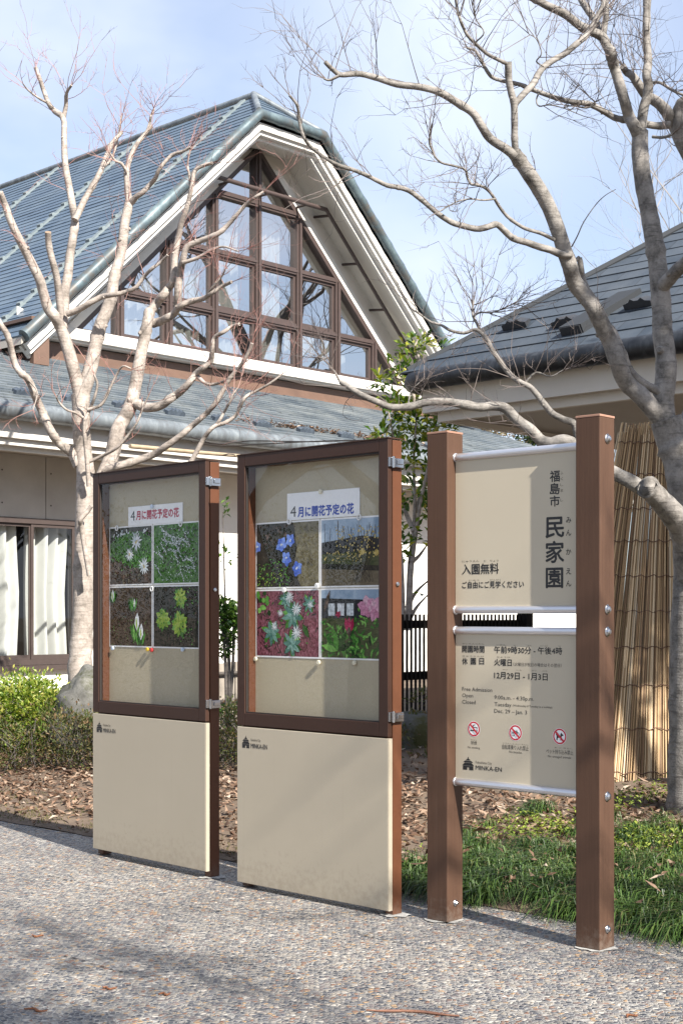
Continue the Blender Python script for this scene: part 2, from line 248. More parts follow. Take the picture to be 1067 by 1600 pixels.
# ------------------------------------------------------------------ mesh helpers
COL = sc.collection
class MB:
    def __init__(s): s.v = []; s.f = []; s.m = []; s.uv = []; s.has_uv = False
    def add(s, vs, fs, mi=0, uv=None):
        o = len(s.v); s.v += [tuple(x) for x in vs]
        for f in fs:
            s.f.append(tuple(o + i for i in f)); s.m.append(mi)
            s.uv.append([uv[i] for i in f] if uv else None)
        if uv: s.has_uv = True
    def quad(s, a, b, c, d, mi=0, uv=None): s.add([a, b, c, d], [(0, 1, 2, 3)], mi, uv)
    def poly(s, pts, mi=0): s.add(pts, [tuple(range(len(pts)))], mi)
    def hexa(s, c8, mi=0):   # 8 corners: bottom ring 0-3, top ring 4-7
        s.add(c8, [(3, 2, 1, 0), (4, 5, 6, 7), (0, 1, 5, 4), (1, 2, 6, 5), (2, 3, 7, 6), (3, 0, 4, 7)], mi)
    def box(s, x0, x1, y0, y1, z0, z1, mi=0):
        s.hexa([(x0, y0, z0), (x1, y0, z0), (x1, y1, z0), (x0, y1, z0), (x0, y0, z1), (x1, y0, z1), (x1, y1, z1), (x0, y1, z1)], mi)
    def tube(s, pts, rad, n=8, cap=True, mi=0, capmi=None):
        pts = [V(p) for p in pts]; k = len(pts)
        if not isinstance(rad, (list, tuple)): rad = [rad] * k
        t = (pts[1] - pts[0]).normalized(); up = V((0, 0, 1)) if abs(t.z) < 0.9 else V((1, 0, 0))
        a = t.cross(up).normalized(); vs = []
        for i, p in enumerate(pts):
            if i == 0: t2 = (pts[1] - p)
            elif i == k - 1: t2 = (p - pts[i - 1])
            else: t2 = pts[i + 1] - pts[i - 1]
            if t2.length > 1e-9: t = t2.normalized()
            a = a - t * a.dot(t)
            if a.length < 1e-6: a = t.orthogonal()
            a.normalize(); b = t.cross(a)
            for j in range(n):
                an = 2 * math.pi * j / n; vs.append(p + (a * math.cos(an) + b * math.sin(an)) * rad[i])
        fs = [(i * n + j, i * n + (j + 1) % n, (i + 1) * n + (j + 1) % n, (i + 1) * n + j) for i in range(k - 1) for j in range(n)]
        s.add(vs, fs, mi)
        if cap:
            s.add(vs[:n], [tuple(reversed(range(n)))], mi if capmi is None else capmi); s.add(vs[-n:], [tuple(range(n))], mi if capmi is None else capmi)
    def disc(s, c, r, ax, up, n=16, mi=0, r2=None):
        ax = V(ax); up = V(up); c = V(c)
        s.poly([c + ax * (r * math.cos(2 * math.pi * i / n)) + up * ((r2 or r) * math.sin(2 * math.pi * i / n)) for i in range(n)], mi)
    def leaf(s, c, d, nrm, l, wd, mi=0, fold=0.25):
        c = V(c); d = V(d).normalized(); sd_ = d.cross(V(nrm))
        if sd_.length < 1e-4: sd_ = d.orthogonal()
        sd_.normalize(); n2 = sd_.cross(d).normalized()
        a = c; b = c + d * l; mL = c + d * (l * 0.48) + sd_ * wd * 0.5 + n2 * wd * fold; mR = c + d * (l * 0.48) - sd_ * wd * 0.5 + n2 * wd * fold
        s.add([a, mR, b, mL], [(0, 1, 2), (0, 2, 3)], mi)
    def build(s, name, mats, parent=None, local=False, bevel=0, smooth=False, loc=None):
        me = bpy.data.meshes.new(name)
        off = V((0, 0, 0))
        if loc is not None: off = V(loc)
        elif parent is not None and not local:
            q = parent
            while q is not None: off = off + q.location; q = q.parent
        vs = [(x - off.x, y - off.y, z - off.z) for x, y, z in s.v] if off.length > 0 else s.v
        me.from_pydata(vs, [], s.f)
        if not isinstance(mats, (list, tuple)): mats = [mats]
        for m in mats: me.materials.append(m if not isinstance(m, str) else M[m])
        me.polygons.foreach_set('material_index', s.m)
        if smooth: me.polygons.foreach_set('use_smooth', [True] * len(s.f))
        if s.has_uv:
            ul = me.uv_layers.new(name='UVMap'); i = 0
            for f, u in zip(s.f, s.uv):
                for k in range(len(f)):
                    ul.data[i].uv = u[k] if u else (0, 0); i += 1
        me.update()
        o = bpy.data.objects.new(name, me); COL.objects.link(o)
        if parent is not None: o.parent = parent
        if loc is not None: o.location = loc
        if bevel:
            bm = o.modifiers.new('Bevel', 'BEVEL'); bm.width = bevel; bm.segments = 2; bm.limit_method = 'ANGLE'
        if smooth == 'auto':
            pass
        return o
def tag(o, label, cat, group=None, kind=None):
    if label: o['label'] = label
    if cat: o['category'] = cat
    if group: o['group'] = group
    if kind: o['kind'] = kind
    return o
def thing(name, label, cat, loc=(0, 0, 0), rz=0, group=None):
    o = bpy.data.objects.new(name, None); COL.objects.link(o); o.location = loc; o.rotation_euler = (0, 0, rz); o.empty_display_size = 0.2
    return tag(o, label, cat, group)
def struct(o): o['kind'] = 'structure'; return o
def P(px, py, Y): return V(((px - CX) / F * Y, Y, EYE + (HZ - py) / F * Y))
def catmull(pts, sub=4):
    if len(pts) < 3: return pts
    q = [pts[0] * 2 - pts[1]] + list(pts) + [pts[-1] * 2 - pts[-2]]; o = []
    for i in range(1, len(q) - 2):
        a, b, c, d = q[i - 1:i + 3]
        for k in range(sub):
            t = k / sub; o.append(0.5 * ((2 * b) + (c - a) * t + (2 * a - 5 * b + 4 * c - d) * t * t + (3 * b - a - 3 * c + d) * t ** 3))
    o.append(q[-2]); return o
def lerp(a, b, t): return a + (b - a) * t

# ------------------------------------------------------------------ ground
E0 = V((-2.31, 9.63, 0)); EU = V((0.730, -0.683, 0)); EN = V((0.683, 0.730, 0))    # pavement edge and its inner normal
def edge_d(x, y): return (x - E0.x) * EN.x + (y - E0.y) * EN.y
def vnoise(x, y):
    return (math.sin(x * 1.7 + 1.3) * math.cos(y * 1.9 - .4) + 0.5 * math.sin(x * 4.1 - y * 3.3) + 0.3 * math.sin(x * 8.7 + y * 7.9 + 1)) / 1.8
def gz(x, y):
    d = edge_d(x, y)
    if d <= 0: return 0.0
    return 0.016 * min(1, d / .5) + 0.07 * min(d, 5.6) + 0.035 * min(1, d) * vnoise(x, y)
def ground_pt(px, py, it=8):
    Y = 9.0
    for _ in range(it):
        x = (px - CX) / F * Y; Y = lerp(Y, (EYE - gz(x, Y)) * F / (py - HZ), .7)
    x = (px - CX) / F * Y
    return V((x, Y, gz(x, Y)))
mb = MB(); S = 500
mb.quad((-S, -S, -0.02), (S, -S, -0.02), (S, S, -0.02), (-S, S, -0.02)); struct(mb.build('ground', 'bare_ground'))
mb = MB(); a = E0 - EU * 22; b = E0 + EU * 26; n = -EN * 26
mb.quad(b, a, a + n, b + n); struct(mb.build('pavement', 'pebbles'))
mb = MB(); NX, NY = 150, 70; vs = []
for j in range(NY + 1):
    dd = 24 * (j / NY) ** 1.6
    for i in range(NX + 1):
        p = E0 + EU * lerp(-16, 22, i / NX) + EN * dd
        if j == 0: p = p + EN * 0.03 * vnoise(p.x * 3, p.y * 3)
        vs.append((p.x, p.y, gz(p.x, p.y) + .004 if j else 0.004))
mb.add(vs, [(j * (NX + 1) + i, j * (NX + 1) + i + 1, (j + 1) * (NX + 1) + i + 1, (j + 1) * (NX + 1) + i) for j in range(NY) for i in range(NX)])
struct(mb.build('garden_bed', 'soil', smooth=True))

# ------------------------------------------------------------------ main building (axes a along the front, b to the back)
A = V((0.684, 0.729, 0)); Bk = V((-0.729, 0.684, 0)); O = V((-2.73, 18.2, 0))
def B(p, q, z): return O + A * p + Bk * q + V((0, 0, z))
bld = thing('main_building', 'large two storey building with steep slate gable roof and triangular window wall', 'building', B(5, 1, 0.35))
def bbox(mb, p0, p1, q0, q1, z0, z1, mi=0):
    mb.hexa([B(p0, q0, z0), B(p1, q0, z0), B(p1, q1, z0), B(p0, q1, z0), B(p0, q0, z1), B(p1, q0, z1), B(p1, q1, z1), B(p0, q1, z1)], mi)
RP, RZ, PT = 5.075, 10.15, 0.94; VQ = 2.15; SEC = math.sqrt(1 + PT * PT)
def zr(p): return RZ - PT * abs(p - RP)
P0, P1 = -0.15, 10.30; FLAT = 9.45; HB = 3.05
def slates(mb, face, nrm, uv_off, step, n, lim, thick=0.018, pieces=1.2, rnd=None):
    """face(s_index_fraction metres inward, along) -> point ; courses with a raised front lip"""
    for k in range(n):
        s0 = k * step; s1 = s0 + step
        l0, r0 = lim(s0); l1, r1 = lim(s1)
        if r0 - l0 < 0.05: break
        if r1 < l1: l1 = r1 = (l1 + r1) / 2
        cnt = max(1, int((r0 - l0) / pieces))
        for c in range(cnt):
            t0, t1 = c / cnt, (c + 1) / cnt
            a0, a1 = lerp(l0, r0, t0), lerp(l0, r0, t1); b0, b1 = lerp(l1, r1, t0), lerp(l1, r1, t1)
            tk = thick * (1 + random.uniform(-.25, .25))
            f0, f1 = face(s0, a0) + nrm * tk, face(s0, a1) + nrm * tk
            g0, g1 = face(s0, a0) - nrm * .01, face(s0, a1) - nrm * .01
            h0, h1 = face(s1 + .02, b0) + nrm * .001, face(s1 + .02, b1) + nrm * .001
            mb.quad(f0, f1, h1, h0, 0, [(a0, s0), (a1, s0), (b1, s1), (b0, s1)])
            mb.quad(g0, g1, f1, f0, 0, [(a0, s0 + .01), (a1, s0 + .01), (a1, s0 + .012), (a0, s0 + .012)])
random.seed(3)
# main roof: left and right slope, small hip at the front
NLs = (-A * PT + V((0, 0, 1))).normalized(); NRs = (A * PT + V((0, 0, 1))).normalized()
mb = MB(); QB = 27
def lim_left(s):
    p = P0 + s / SEC
    q0 = VQ if p < RP - (RZ - FLAT) / PT else lerp(VQ, HB, (p - (RP - (RZ - FLAT) / PT)) / ((RZ - FLAT) / PT))
    return (q0 - .02, QB)
slates(mb, lambda s, q: B(P0 + s / SEC, q, zr(P0) + PT * s / SEC), NLs, 0, 0.15, int((RP - P0) * SEC / 0.15), lim_left, 0.012, 1.6)
def lim_right(s): return lim_left(s)
slates(mb, lambda s, q: B(2 * RP - P0 - s / SEC, q, zr(P0) + PT * s / SEC), NRs, 0, 0.15, int((RP - P0) * SEC / 0.15), lim_right, 0.02, 2.2)
hw = (RZ - FLAT) / PT; hn = (-Bk * (RZ - FLAT) / (HB - VQ) + V((0, 0, 1))).normalized(); hl = math.hypot(HB - VQ, RZ - FLAT)
slates(mb, lambda s, p: B(p, VQ + (HB - VQ) * s / hl, FLAT + (RZ - FLAT) * s / hl), hn, 0, 0.15, int(hl / 0.15) + 1, lambda s: (RP - hw * (1 - min(1, s / hl)), RP + hw * (1 - min(1, s / hl))), 0.02, .6)
roof = mb.build('roof', 'slate_blue', bld)
mb = MB()   # roof underside deck
mb.hexa([B(P0, VQ, zr(P0) - .12), B(RP, HB, RZ - .12), B(RP, QB, RZ - .12), B(P0, QB, zr(P0) - .12), B(P0, VQ, zr(P0) - .02), B(RP, HB, RZ - .02), B(RP, QB, RZ - .02), B(P0, QB, zr(P0) - .02)])
q_ = 2 * RP - P0
mb.hexa([B(q_, VQ, zr(P0) - .12), B(RP, HB, RZ - .12), B(RP, QB, RZ - .12), B(q_, QB, zr(P0) - .12), B(q_, VQ, zr(P0) - .02), B(RP, HB, RZ - .02), B(RP, QB, RZ - .02), B(q_, QB, zr(P0) - .02)])
mb.build('roof_deck', 'soffit', roof)
# verge roll with seams, ridge cap, battens
def inset(d):
    h = ((RZ - FLAT) - (SEC - 1) * d) / PT
    return [(P0 + d * .685, zr(P0) - d * .729), (RP - h, FLAT - d), (RP + h, FLAT - d), (2 * RP - P0 - d * .685, zr(P0) - d * .729)]
mb = MB(); path = [B(p, VQ - .03, z + .02) for p, z in inset(0.03)]; pts = []; rad = []
for i in range(3):
    n = int((path[i + 1] - path[i]).length / 0.11)
    for k in range(n):
        pts.append(path[i].lerp(path[i + 1], k / n)); rad.append(0.082 if k % 4 else 0.092)
pts.append(path[-1]); rad.append(.082)
mb.tube(pts, rad, 12); mb.build('verge_roll', 'patina_brown', roof, smooth=True)
mb = MB(); mb.tube([B(RP, HB - .02, RZ + .01), B(RP, QB, RZ + .01)], 0.06, 8)
for sg in (-1, 1): mb.tube([B(RP + sg * hw, VQ - .02, FLAT + .04), B(RP, HB, RZ + .03)], .055, 8)
mb.build('ridge_cap', 'patina', roof, smooth=True)
for q in (3.2, 5.9, 8.5, 11.4):
    mb = MB(); smax = (RP - P0) * SEC - .12
    def rp_(s, q): return B(P0 + s / SEC, q, zr(P0) + PT * s / SEC)
    a_, b_ = rp_(.15, q), rp_(smax, q); t = Bk * .055
    mb.hexa([a_ - t, a_ + t, b_ + t, b_ - t, a_ - t + NLs * .035, a_ + t + NLs * .035, b_ + t + NLs * .035, b_ - t + NLs * .035])
    s = .3
    while s < smax:
        c = rp_(s, q) + NLs * .034; u = (b_ - a_).normalized() * .04; t2 = Bk * .05
        mb.hexa([c - u - t2, c - u + t2, c + u + t2, c + u - t2, c - u * .6 - t2 + NLs * .035, c - u * .6 + t2 + NLs * .035, c + u * .6 + t2 + NLs * .035, c + u * .6 - t2 + NLs * .035]); s += .34
    mb.build('roof_batten', 'batten', roof)
# barge boards and soffit
def loft(mb, d0, d1, q0, q1):
    i0, i1 = inset(d0), inset(d1)
    rings = [[B(a[0], q0, a[1]), B(a[0], q1, a[1]), B(b[0], q1, b[1]), B(b[0], q0, b[1])] for a, b in zip(i0, i1)]
    for r0, r1 in zip(rings, rings[1:]):
        mb.add(r0 + r1, [(0, 1, 5, 4), (1, 2, 6, 5), (2, 3, 7, 6), (3, 0, 4, 7)])
    mb.add(rings[0], [(0, 1, 2, 3)]); mb.add(rings[-1], [(3, 2, 1, 0)])
mb = MB(); loft(mb, .125, .235, VQ + .02, VQ + .10); loft(mb, .235, .30, VQ + .07, VQ + .16); loft(mb, .15, .36, VQ + .163, VQ + .22)
mb.build('barge_board', 'trim_white', bld)
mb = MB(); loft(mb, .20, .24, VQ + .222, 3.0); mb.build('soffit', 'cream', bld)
# gable wall with triangular window
GA, GS, GP, GW = 9.2, 5.6, 0.965, 5.06      # glass apex, sill, slope, centre
def gtop(p): return GA - GP * abs(p - GW)
hb = (GA - GS) / GP
mb = MB(); QG = 3.0
io = inset(.24)
L0 = (0.35, zr(0.35) - .24 * SEC); R0 = (2 * RP - .35, zr(.35) - .24 * SEC)
outer = [L0, io[1], (GW, FLAT - .24), io[2], R0]; inner = [(GW - hb, GS), (GW - .02, GA), (GW, GA), (GW + .02, GA), (GW + hb, GS)]
for i in range(4):
    o1, o2, n1, n2 = outer[i], outer[i + 1], inner[i], inner[i + 1]
    mb.quad(B(o1[0], QG, o1[1]), B(o2[0], QG, o2[1]), B(n2[0], QG, n2[1]), B(n1[0], QG, n1[1]))
    mb.quad(B(n1[0], QG, n1[1]), B(n2[0], QG, n2[1]), B(n2[0], QG + .2, n2[1]), B(n1[0], QG + .2, n1[1]))
mb.quad(B(.35, QG, 5.1), B(9.8, QG, 5.1), B(9.8, QG, 5.62), B(.35, QG, 5.62))
mb.quad(B(.35, QG, 5.1), B(.35, QG, 5.85), B(1.35, QG, 5.6), B(1.35, QG, 5.1))
mb.build('gable_wall', 'cream', bld)
mb = MB()   # white rake trim beside the glass, stepped
def rake_strip(mb, off0, off1, q0, q1, top=0.0):
    for sg in (-1, 1):
        def pt(off, zz):   # off = distance perpendicular outside glass line
            return (GW + sg * ((GA - zz) / GP + off * math.sqrt(1 + 1 / GP ** 2)), zz)
        zt, zb = GA + top, GS - .02
        c = [pt(off0, zb), pt(off1, zb), pt(off1, zt), pt(off0, zt)]
        mb.hexa([B(c[k][0], q, c[k][1]) for q in (q0, q1) for k in range(4)])
rake_strip(mb, .046, .17, 2.90, 3.02, -.25); rake_strip(mb, .17, .235, 2.95, 3.02, -.4); mb.build('rake_trim', 'trim_white', bld)
win = MB().build('gable_window', 'frame_brown', bld) if False else None
mb = MB(); FQ0, FQ1 = 2.90, 3.05
cols = [GW + k * .97 for k in range(-3, 4)]; rows = [6.36, 7.32, 8.30]
for p in cols:
    wd = .065; zt = gtop(p) - .02
    bbox(mb, p - wd, p + wd, FQ0, FQ1, GS, zt); bbox(mb, p - .022, p + .022, FQ0 - .03, FQ0 - .001, GS, zt)
for z in rows:
    h = (GA - z) / GP - .05
    bbox(mb, GW - h, GW + h, FQ0 + .012, FQ1 - .01, z - .055, z + .055); bbox(mb, GW - h, GW + h, FQ0 - .006, FQ0 + .010, z - .02, z + .02)
bbox(mb, GW - hb, GW + hb, FQ0 + .012, FQ1 - .01, GS, GS + .07)
rake_strip(mb, -.03, .045, FQ0 + .008, FQ1 - .004, .05)
gw = mb.build('gable_window', 'frame_brown', bld)
mb = MB()   # inner sash frames
levels = [GS + .07] + [z for z in rows]
for i in range(len(cols) - 1):
    for j in range(3):
        z0 = (GS + .07 if j == 0 else rows[j - 1] + .055); z1 = rows[j] - .055; p0, p1 = cols[i] + .065, cols[i + 1] - .065
        if min(gtop(p0), gtop(p1)) < z1 + .1: continue
        for (x0, x1, y0, y1) in ((p0, p0 + .045, z0, z1), (p1 - .045, p1, z0, z1), (p0 + .045, p1 - .045, z0, z0 + .045), (p0 + .045, p1 - .045, z1 - .045, z1)):
            bbox(mb, x0, x1, FQ0 + .05, FQ1 - .02, y0, y1)
mb.build('sash', 'frame_brown', gw)
mb = MB(); mb.poly([B(GW - hb, 2.985, GS), B(GW + hb, 2.985, GS), B(GW, 2.985, GA)]); mb.build('pane', 'gable_glass', gw)
mb = MB(); rq = 2.62; zt = 8.42; hp = 1.34   # brown snow-guard pipe across the gable
pp = [B(GW - hp - (zt - 6.3) / .97, rq, 6.3), B(GW - hp, rq, zt), B(GW + hp, rq, zt), B(GW + hp + (zt - 5.6) / .97, rq, 5.6)]
mb.tube([pp[0], pp[1]], .035, 8); mb.tube([pp[1], pp[2]], .04, 8); mb.tube([pp[2], pp[3]], .032, 8)
for k in range(4):
    c = pp[2].lerp(pp[3], (k + .12) / 4); mb.tube([c, c + Bk * .4 + V((0, 0, .05))], .025, 6)
for k in range(3):
    c = pp[1].lerp(pp[2], (k + .5) / 3); mb.tube([c, c + Bk * .3], .02, 6)
mb.build('guard_pipe', 'frame_brown', bld, smooth=True)
mb = MB(); bbox(mb, .62, 9.6, 2.72, 2.998, 5.40, 5.585); bbox(mb, .58, 9.64, 2.66, 2.718, 5.43, 5.60); mb.build('sill', 'trim_white', bld, bevel=.01)
mb = MB(); bbox(mb, .40, 9.75, 2.86, 2.99, 5.05, 5.38); bbox(mb, .1, 9.75, 2.80, 2.858, 5.05, 5.16); mb.build('flashing', 'flashing', bld)
mb = MB(); bbox(mb, .12, .38, 2.25, 26, 4.9, 5.50); bbox(mb, .05, .40, 2.2, 26, 5.503, 5.55); mb.build('side_flashing', 'flashing', bld)
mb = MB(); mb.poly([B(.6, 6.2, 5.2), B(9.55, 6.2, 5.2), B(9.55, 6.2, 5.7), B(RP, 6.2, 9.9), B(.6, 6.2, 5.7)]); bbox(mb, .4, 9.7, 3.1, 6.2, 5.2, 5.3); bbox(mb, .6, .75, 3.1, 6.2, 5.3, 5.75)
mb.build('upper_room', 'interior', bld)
# lower roof with hips
EZ, LP = 3.93, 0.42; LQ = 3.0; LN = (-Bk * LP + V((0, 0, 1))).normalized(); LSEC = math.sqrt(1 + LP * LP)
mb = MB(); CL, CR = -3.0, 13.1
slates(mb, lambda s, p: B(p, s / LSEC, EZ + LP * s / LSEC), LN, 0, .15, int(LQ * LSEC / .15), lambda s: (CL + s / LSEC, CR - s / LSEC), .024, .9)
for sg, pc in ((1, CL), (-1, CR)):
    mb.quad(B(pc, 0, EZ), B(pc + sg * 3, 3, EZ + LP * 3), B(pc + sg * 3, 20, EZ + LP * 3), B(pc, 20, EZ), 0, [(0, 0), (3, 3), (20, 3), (20, 0)])
lr = mb.build('lower_roof', 'slate_low', bld)
mb = MB(); pts = []; rad = []
n = int((CR - CL) / .12)
for k in range(n + 1):
    pts.append(B(lerp(CL, CR, k / n), -.02, 3.83)); rad.append(.112 if k % 6 else .116)
mb.tube(pts, rad, 14)
for pc in (CL, CR): mb.tube([B(pc, -.02, 3.83), B(pc, 12, 3.83)], .112, 12)
mb.build('gutter', 'patina', lr, smooth=True)
random.seed(11)
for p in [-1.3, -.55, .25, 1.1, 1.95, 2.75, 3.6, 4.5, 5.5, 6.6]:
    q = .36 + random.uniform(-.04, .04); mb = MB()
    c = B(p, q, EZ + LP * q); u = A; vv = (Bk + V((0, 0, LP))).normalized()
    prof = [(-.15, 0), (-.15, .05), (-.10, .075), (-.07, .05), (-.035, .085), (0, .055), (.035, .085), (.07, .05), (.10, .075), (.15, .05), (.15, 0)]
    f = [c + u * x + LN * (h + .01) for x, h in prof]; g = [x + vv * .10 for x in f]
    mb.poly(f); mb.poly(list(reversed(g)))
    for i in range(len(f) - 1): mb.quad(f[i], g[i], g[i + 1], f[i + 1])
    mb.build('snow_guard', 'bracket_blue', lr)
mb = MB(); bbox(mb, -2.6, 12.6, .10, .16, 3.52, 3.74); bbox(mb, -2.6, 12.6, .16, .25, 3.44, 3.60); bbox(mb, -2.6, 12.6, .25, .31, 3.38, 3.50); mb.build('fascia', 'trim_white', bld)
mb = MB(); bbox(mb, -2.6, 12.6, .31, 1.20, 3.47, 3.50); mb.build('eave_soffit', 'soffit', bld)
# lower walls
WQ = 1.18; wp0, wp1, wz0, wz1 = -2.17, .06, .74, 2.65
mb = MB(); bbox(mb, wp1 + .002, 12.2, WQ, WQ + .2, .1, 3.468); bbox(mb, -2.6, wp1, WQ, WQ + .2, .1, wz0 - .002); bbox(mb, -2.6, wp0 - .002, WQ, WQ + .2, wz0, 3.468)
bbox(mb, -2.6, -2.4, WQ + .203, 14, .1, 3.46); bbox(mb, 12.0, 12.2, WQ + .203, 14, .1, 3.46)
mb.build('wall', 'white_wall', bld)
mb = MB()
for k in range(3):
    p0 = wp0 + k * .86; bbox(mb, p0 + .006, min(p0 + .854, wp1), WQ - .03, WQ + .19, wz1 + .002, 3.467)
for k in range(3):
    for z in (2.83, 3.25):
        p = wp0 + .3 + k * .75; c = B(p, WQ - .031, z); mb.disc(c, .012, A, (0, 0, 1), 8, 1)
mb.build('concrete_beam', ['concrete', 'rubber_hole_black'], bld)
mb = MB()
for (x0, x1, z0, z1) in ((wp0, wp1, wz1 - .07, wz1), (wp0, wp1, wz0, wz0 + .07), (wp0, wp0 + .05, wz0 + .07, wz1 - .07), (wp1 - .05, wp1, wz0 + .07, wz1 - .07)):
    bbox(mb, x0, x1, WQ - .045, WQ + .1, z0, z1)
wn = mb.build('window', 'dark_frame', bld)
ms = [wp0 + .05, -1.42, -.66, wp1 - .05]
for i in range(3):
    mb = MB(); qo = .02 * (i % 2); z0, z1 = wz0 + .071, wz1 - .071
    x0, x1 = ms[i] + .001 - (.02 if i else 0), ms[i + 1]
    for (a0, a1, b0, b1) in ((x0, x0 + .04, z0, z1), (x1 - .04, x1, z0, z1), (x0 + .04, x1 - .04, z0, z0 + .06), (x0 + .04, x1 - .04, z1 - .04, z1)):
        bbox(mb, a0, a1, WQ - .03 + qo, WQ - .012 + qo, b0, b1)
    mb.build('sash', 'dark_frame', wn)
    mb = MB(); mb.quad(B(x0, WQ - .02 + qo, z0), B(x1, WQ - .02 + qo, z0), B(x1, WQ - .02 + qo, z1), B(x0, WQ - .02 + qo, z1)); mb.build('pane', 'win_glass', wn)
mb = MB(); bbox(mb, wp0 - .05, wp1 + .05, WQ - .09, WQ - .002, wz0 - .07, wz0 - .004); mb.build('window_sill', 'dark_frame', wn)
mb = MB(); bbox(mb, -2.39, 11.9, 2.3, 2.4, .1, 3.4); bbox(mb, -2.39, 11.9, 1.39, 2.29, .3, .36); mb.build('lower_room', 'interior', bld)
# curtains (hang inside)
def curtain(name_label, p0, p1, q, z0, z1, wav=.09, amp=.035, gather=0.0, seed=0, group=None, tops=None):
    rr = random.Random(seed); mb = MB(); n = max(8, int((p1 - p0) / .012)); ph = rr.random() * 6; rows_ = 6
    vs = []
    for j in range(rows_ + 1):
        t = j / rows_
        for i in range(n + 1):
            s = i / n; p = lerp(p0, p1, s)
            if gather: p = p + gather * (0.5 - abs(t - .45)) * math.sin(math.pi * s * .5 + .0)
            y = amp * (math.sin(s * (p1 - p0) / wav * 6.28 + ph + .6 * math.sin(t * 3)) + .5 * math.sin(s * (p1 - p0) / wav * 3.7 + ph * 2))
            zz1 = z1 if tops is None else min(z1, tops(p))
            vs.append(B(p, q + y, lerp(z0, zz1, t)))
    mb.add(vs, [(j * (n + 1) + i, j * (n + 1) + i + 1, (j + 1) * (n + 1) + i + 1, (j + 1) * (n + 1) + i) for j in range(rows_) for i in range(n)])
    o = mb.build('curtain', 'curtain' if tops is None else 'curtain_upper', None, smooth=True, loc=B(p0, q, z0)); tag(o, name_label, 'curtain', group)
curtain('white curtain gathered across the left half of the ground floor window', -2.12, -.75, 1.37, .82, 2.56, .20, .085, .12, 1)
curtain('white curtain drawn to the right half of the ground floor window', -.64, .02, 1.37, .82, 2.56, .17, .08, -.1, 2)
gt = lambda p: gtop(p) - .12
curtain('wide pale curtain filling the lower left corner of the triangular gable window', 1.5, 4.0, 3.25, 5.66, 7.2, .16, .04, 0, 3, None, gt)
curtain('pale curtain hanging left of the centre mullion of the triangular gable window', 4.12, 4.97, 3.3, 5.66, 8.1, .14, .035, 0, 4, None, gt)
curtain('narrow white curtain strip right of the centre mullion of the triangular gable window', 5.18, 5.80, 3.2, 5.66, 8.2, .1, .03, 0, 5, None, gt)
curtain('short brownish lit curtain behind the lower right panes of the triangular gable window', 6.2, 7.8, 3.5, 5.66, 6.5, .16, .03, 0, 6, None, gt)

# ------------------------------------------------------------------ pavilion on the right
C0 = V((0.54, 13.0, 0)); D1 = -Bk; PZ = 3.60; PP = 0.74; PL = 8.0
def Q(l, i, z): return C0 + D1 * l + A * i + V((0, 0, z))
pav = thing('pavilion', 'open sided pavilion with grey slate hip roof and dark rounded eave', 'pavilion', Q(4, 4, 0.2))
PSEC = math.sqrt(1 + PP * PP); PN = (-A * PP + V((0, 0, 1))).normalized(); PN2 = (-D1 * PP + V((0, 0, 1))).normalized()
mb = MB()
slates(mb, lambda s, l: Q(l, s / PSEC, PZ + PP * s / PSEC), PN, 0, .18, int(4 * PSEC / .18), lambda s: (s / PSEC, PL - s / PSEC), .010, 1.2)
slates(mb, lambda s, i: Q(s / PSEC, i, PZ + PP * s / PSEC), PN2, 0, .18, int(4 * PSEC / .18), lambda s: (s / PSEC, PL - s / PSEC), .010, 1.2)
mb.poly([Q(0, PL, PZ), Q(4, 4, PZ + 4 * PP), Q(PL, PL, PZ)]); mb.poly([Q(PL, PL, PZ), Q(4, 4, PZ + 4 * PP), Q(PL, 0, PZ)])
pr = mb.build('roof', 'slate_grey', pav)
mb = MB(); r = .092; zc = PZ - .078
cpts = [Q(0.30, .02, zc), Q(.12, .05, zc), Q(.05, .12, zc), Q(.02, .3, zc)]
mb.tube([Q(PL, .02, zc)] + [Q(PL - k * .5, .02, zc) for k in range(1, 15)] + cpts + [Q(.02, .8 + k, zc) for k in range(7)], r, 14); mb.build('eave_roll', 'dark_copper', pr, smooth=True)
mb = MB(); mb.tube([Q(.05, .05, PZ + .02), Q(4, 4, PZ + 4 * PP + .03)], .045, 6); mb.build('hip_cap', 'slate_grey', pr)
for (px, py) in ((806, 517), (884, 509), (999, 480)):
    # find the roof point under that pixel: solve for i with l
    best = None
    for k in range(4000):
        l = (k % 80) * .06; i = (k // 80) * .05; p = Q(l, i, PZ + PP * i)
        e = (CX + F * p.x / p.y - px) ** 2 + (HZ - F * (p.z - EYE) / p.y - py) ** 2
        if best is None or e < best[0]: best = (e, l, i)
    l, i = best[1:]; mb = MB(); c = Q(l, i, PZ + PP * i); vv = (A + V((0, 0, PP))).normalized()
    prof = [(-.13, 0), (-.13, .05), (-.08, .06), (-.05, .09), (-.02, .07), (.02, .07), (.05, .09), (.08, .06), (.13, .05), (.13, 0)]
    f = [c + D1 * x + PN * (h + .012) for x, h in prof]; g = [c + D1 * x * .75 + PN * (h * .5 + .012) + vv * .13 for x, h in prof]
    mb.poly(f); mb.poly(list(reversed(g)))
    for k in range(len(f) - 1): mb.quad(f[k], g[k], g[k + 1], f[k + 1])
    mb.build('snow_guard', 'bracket', pr)
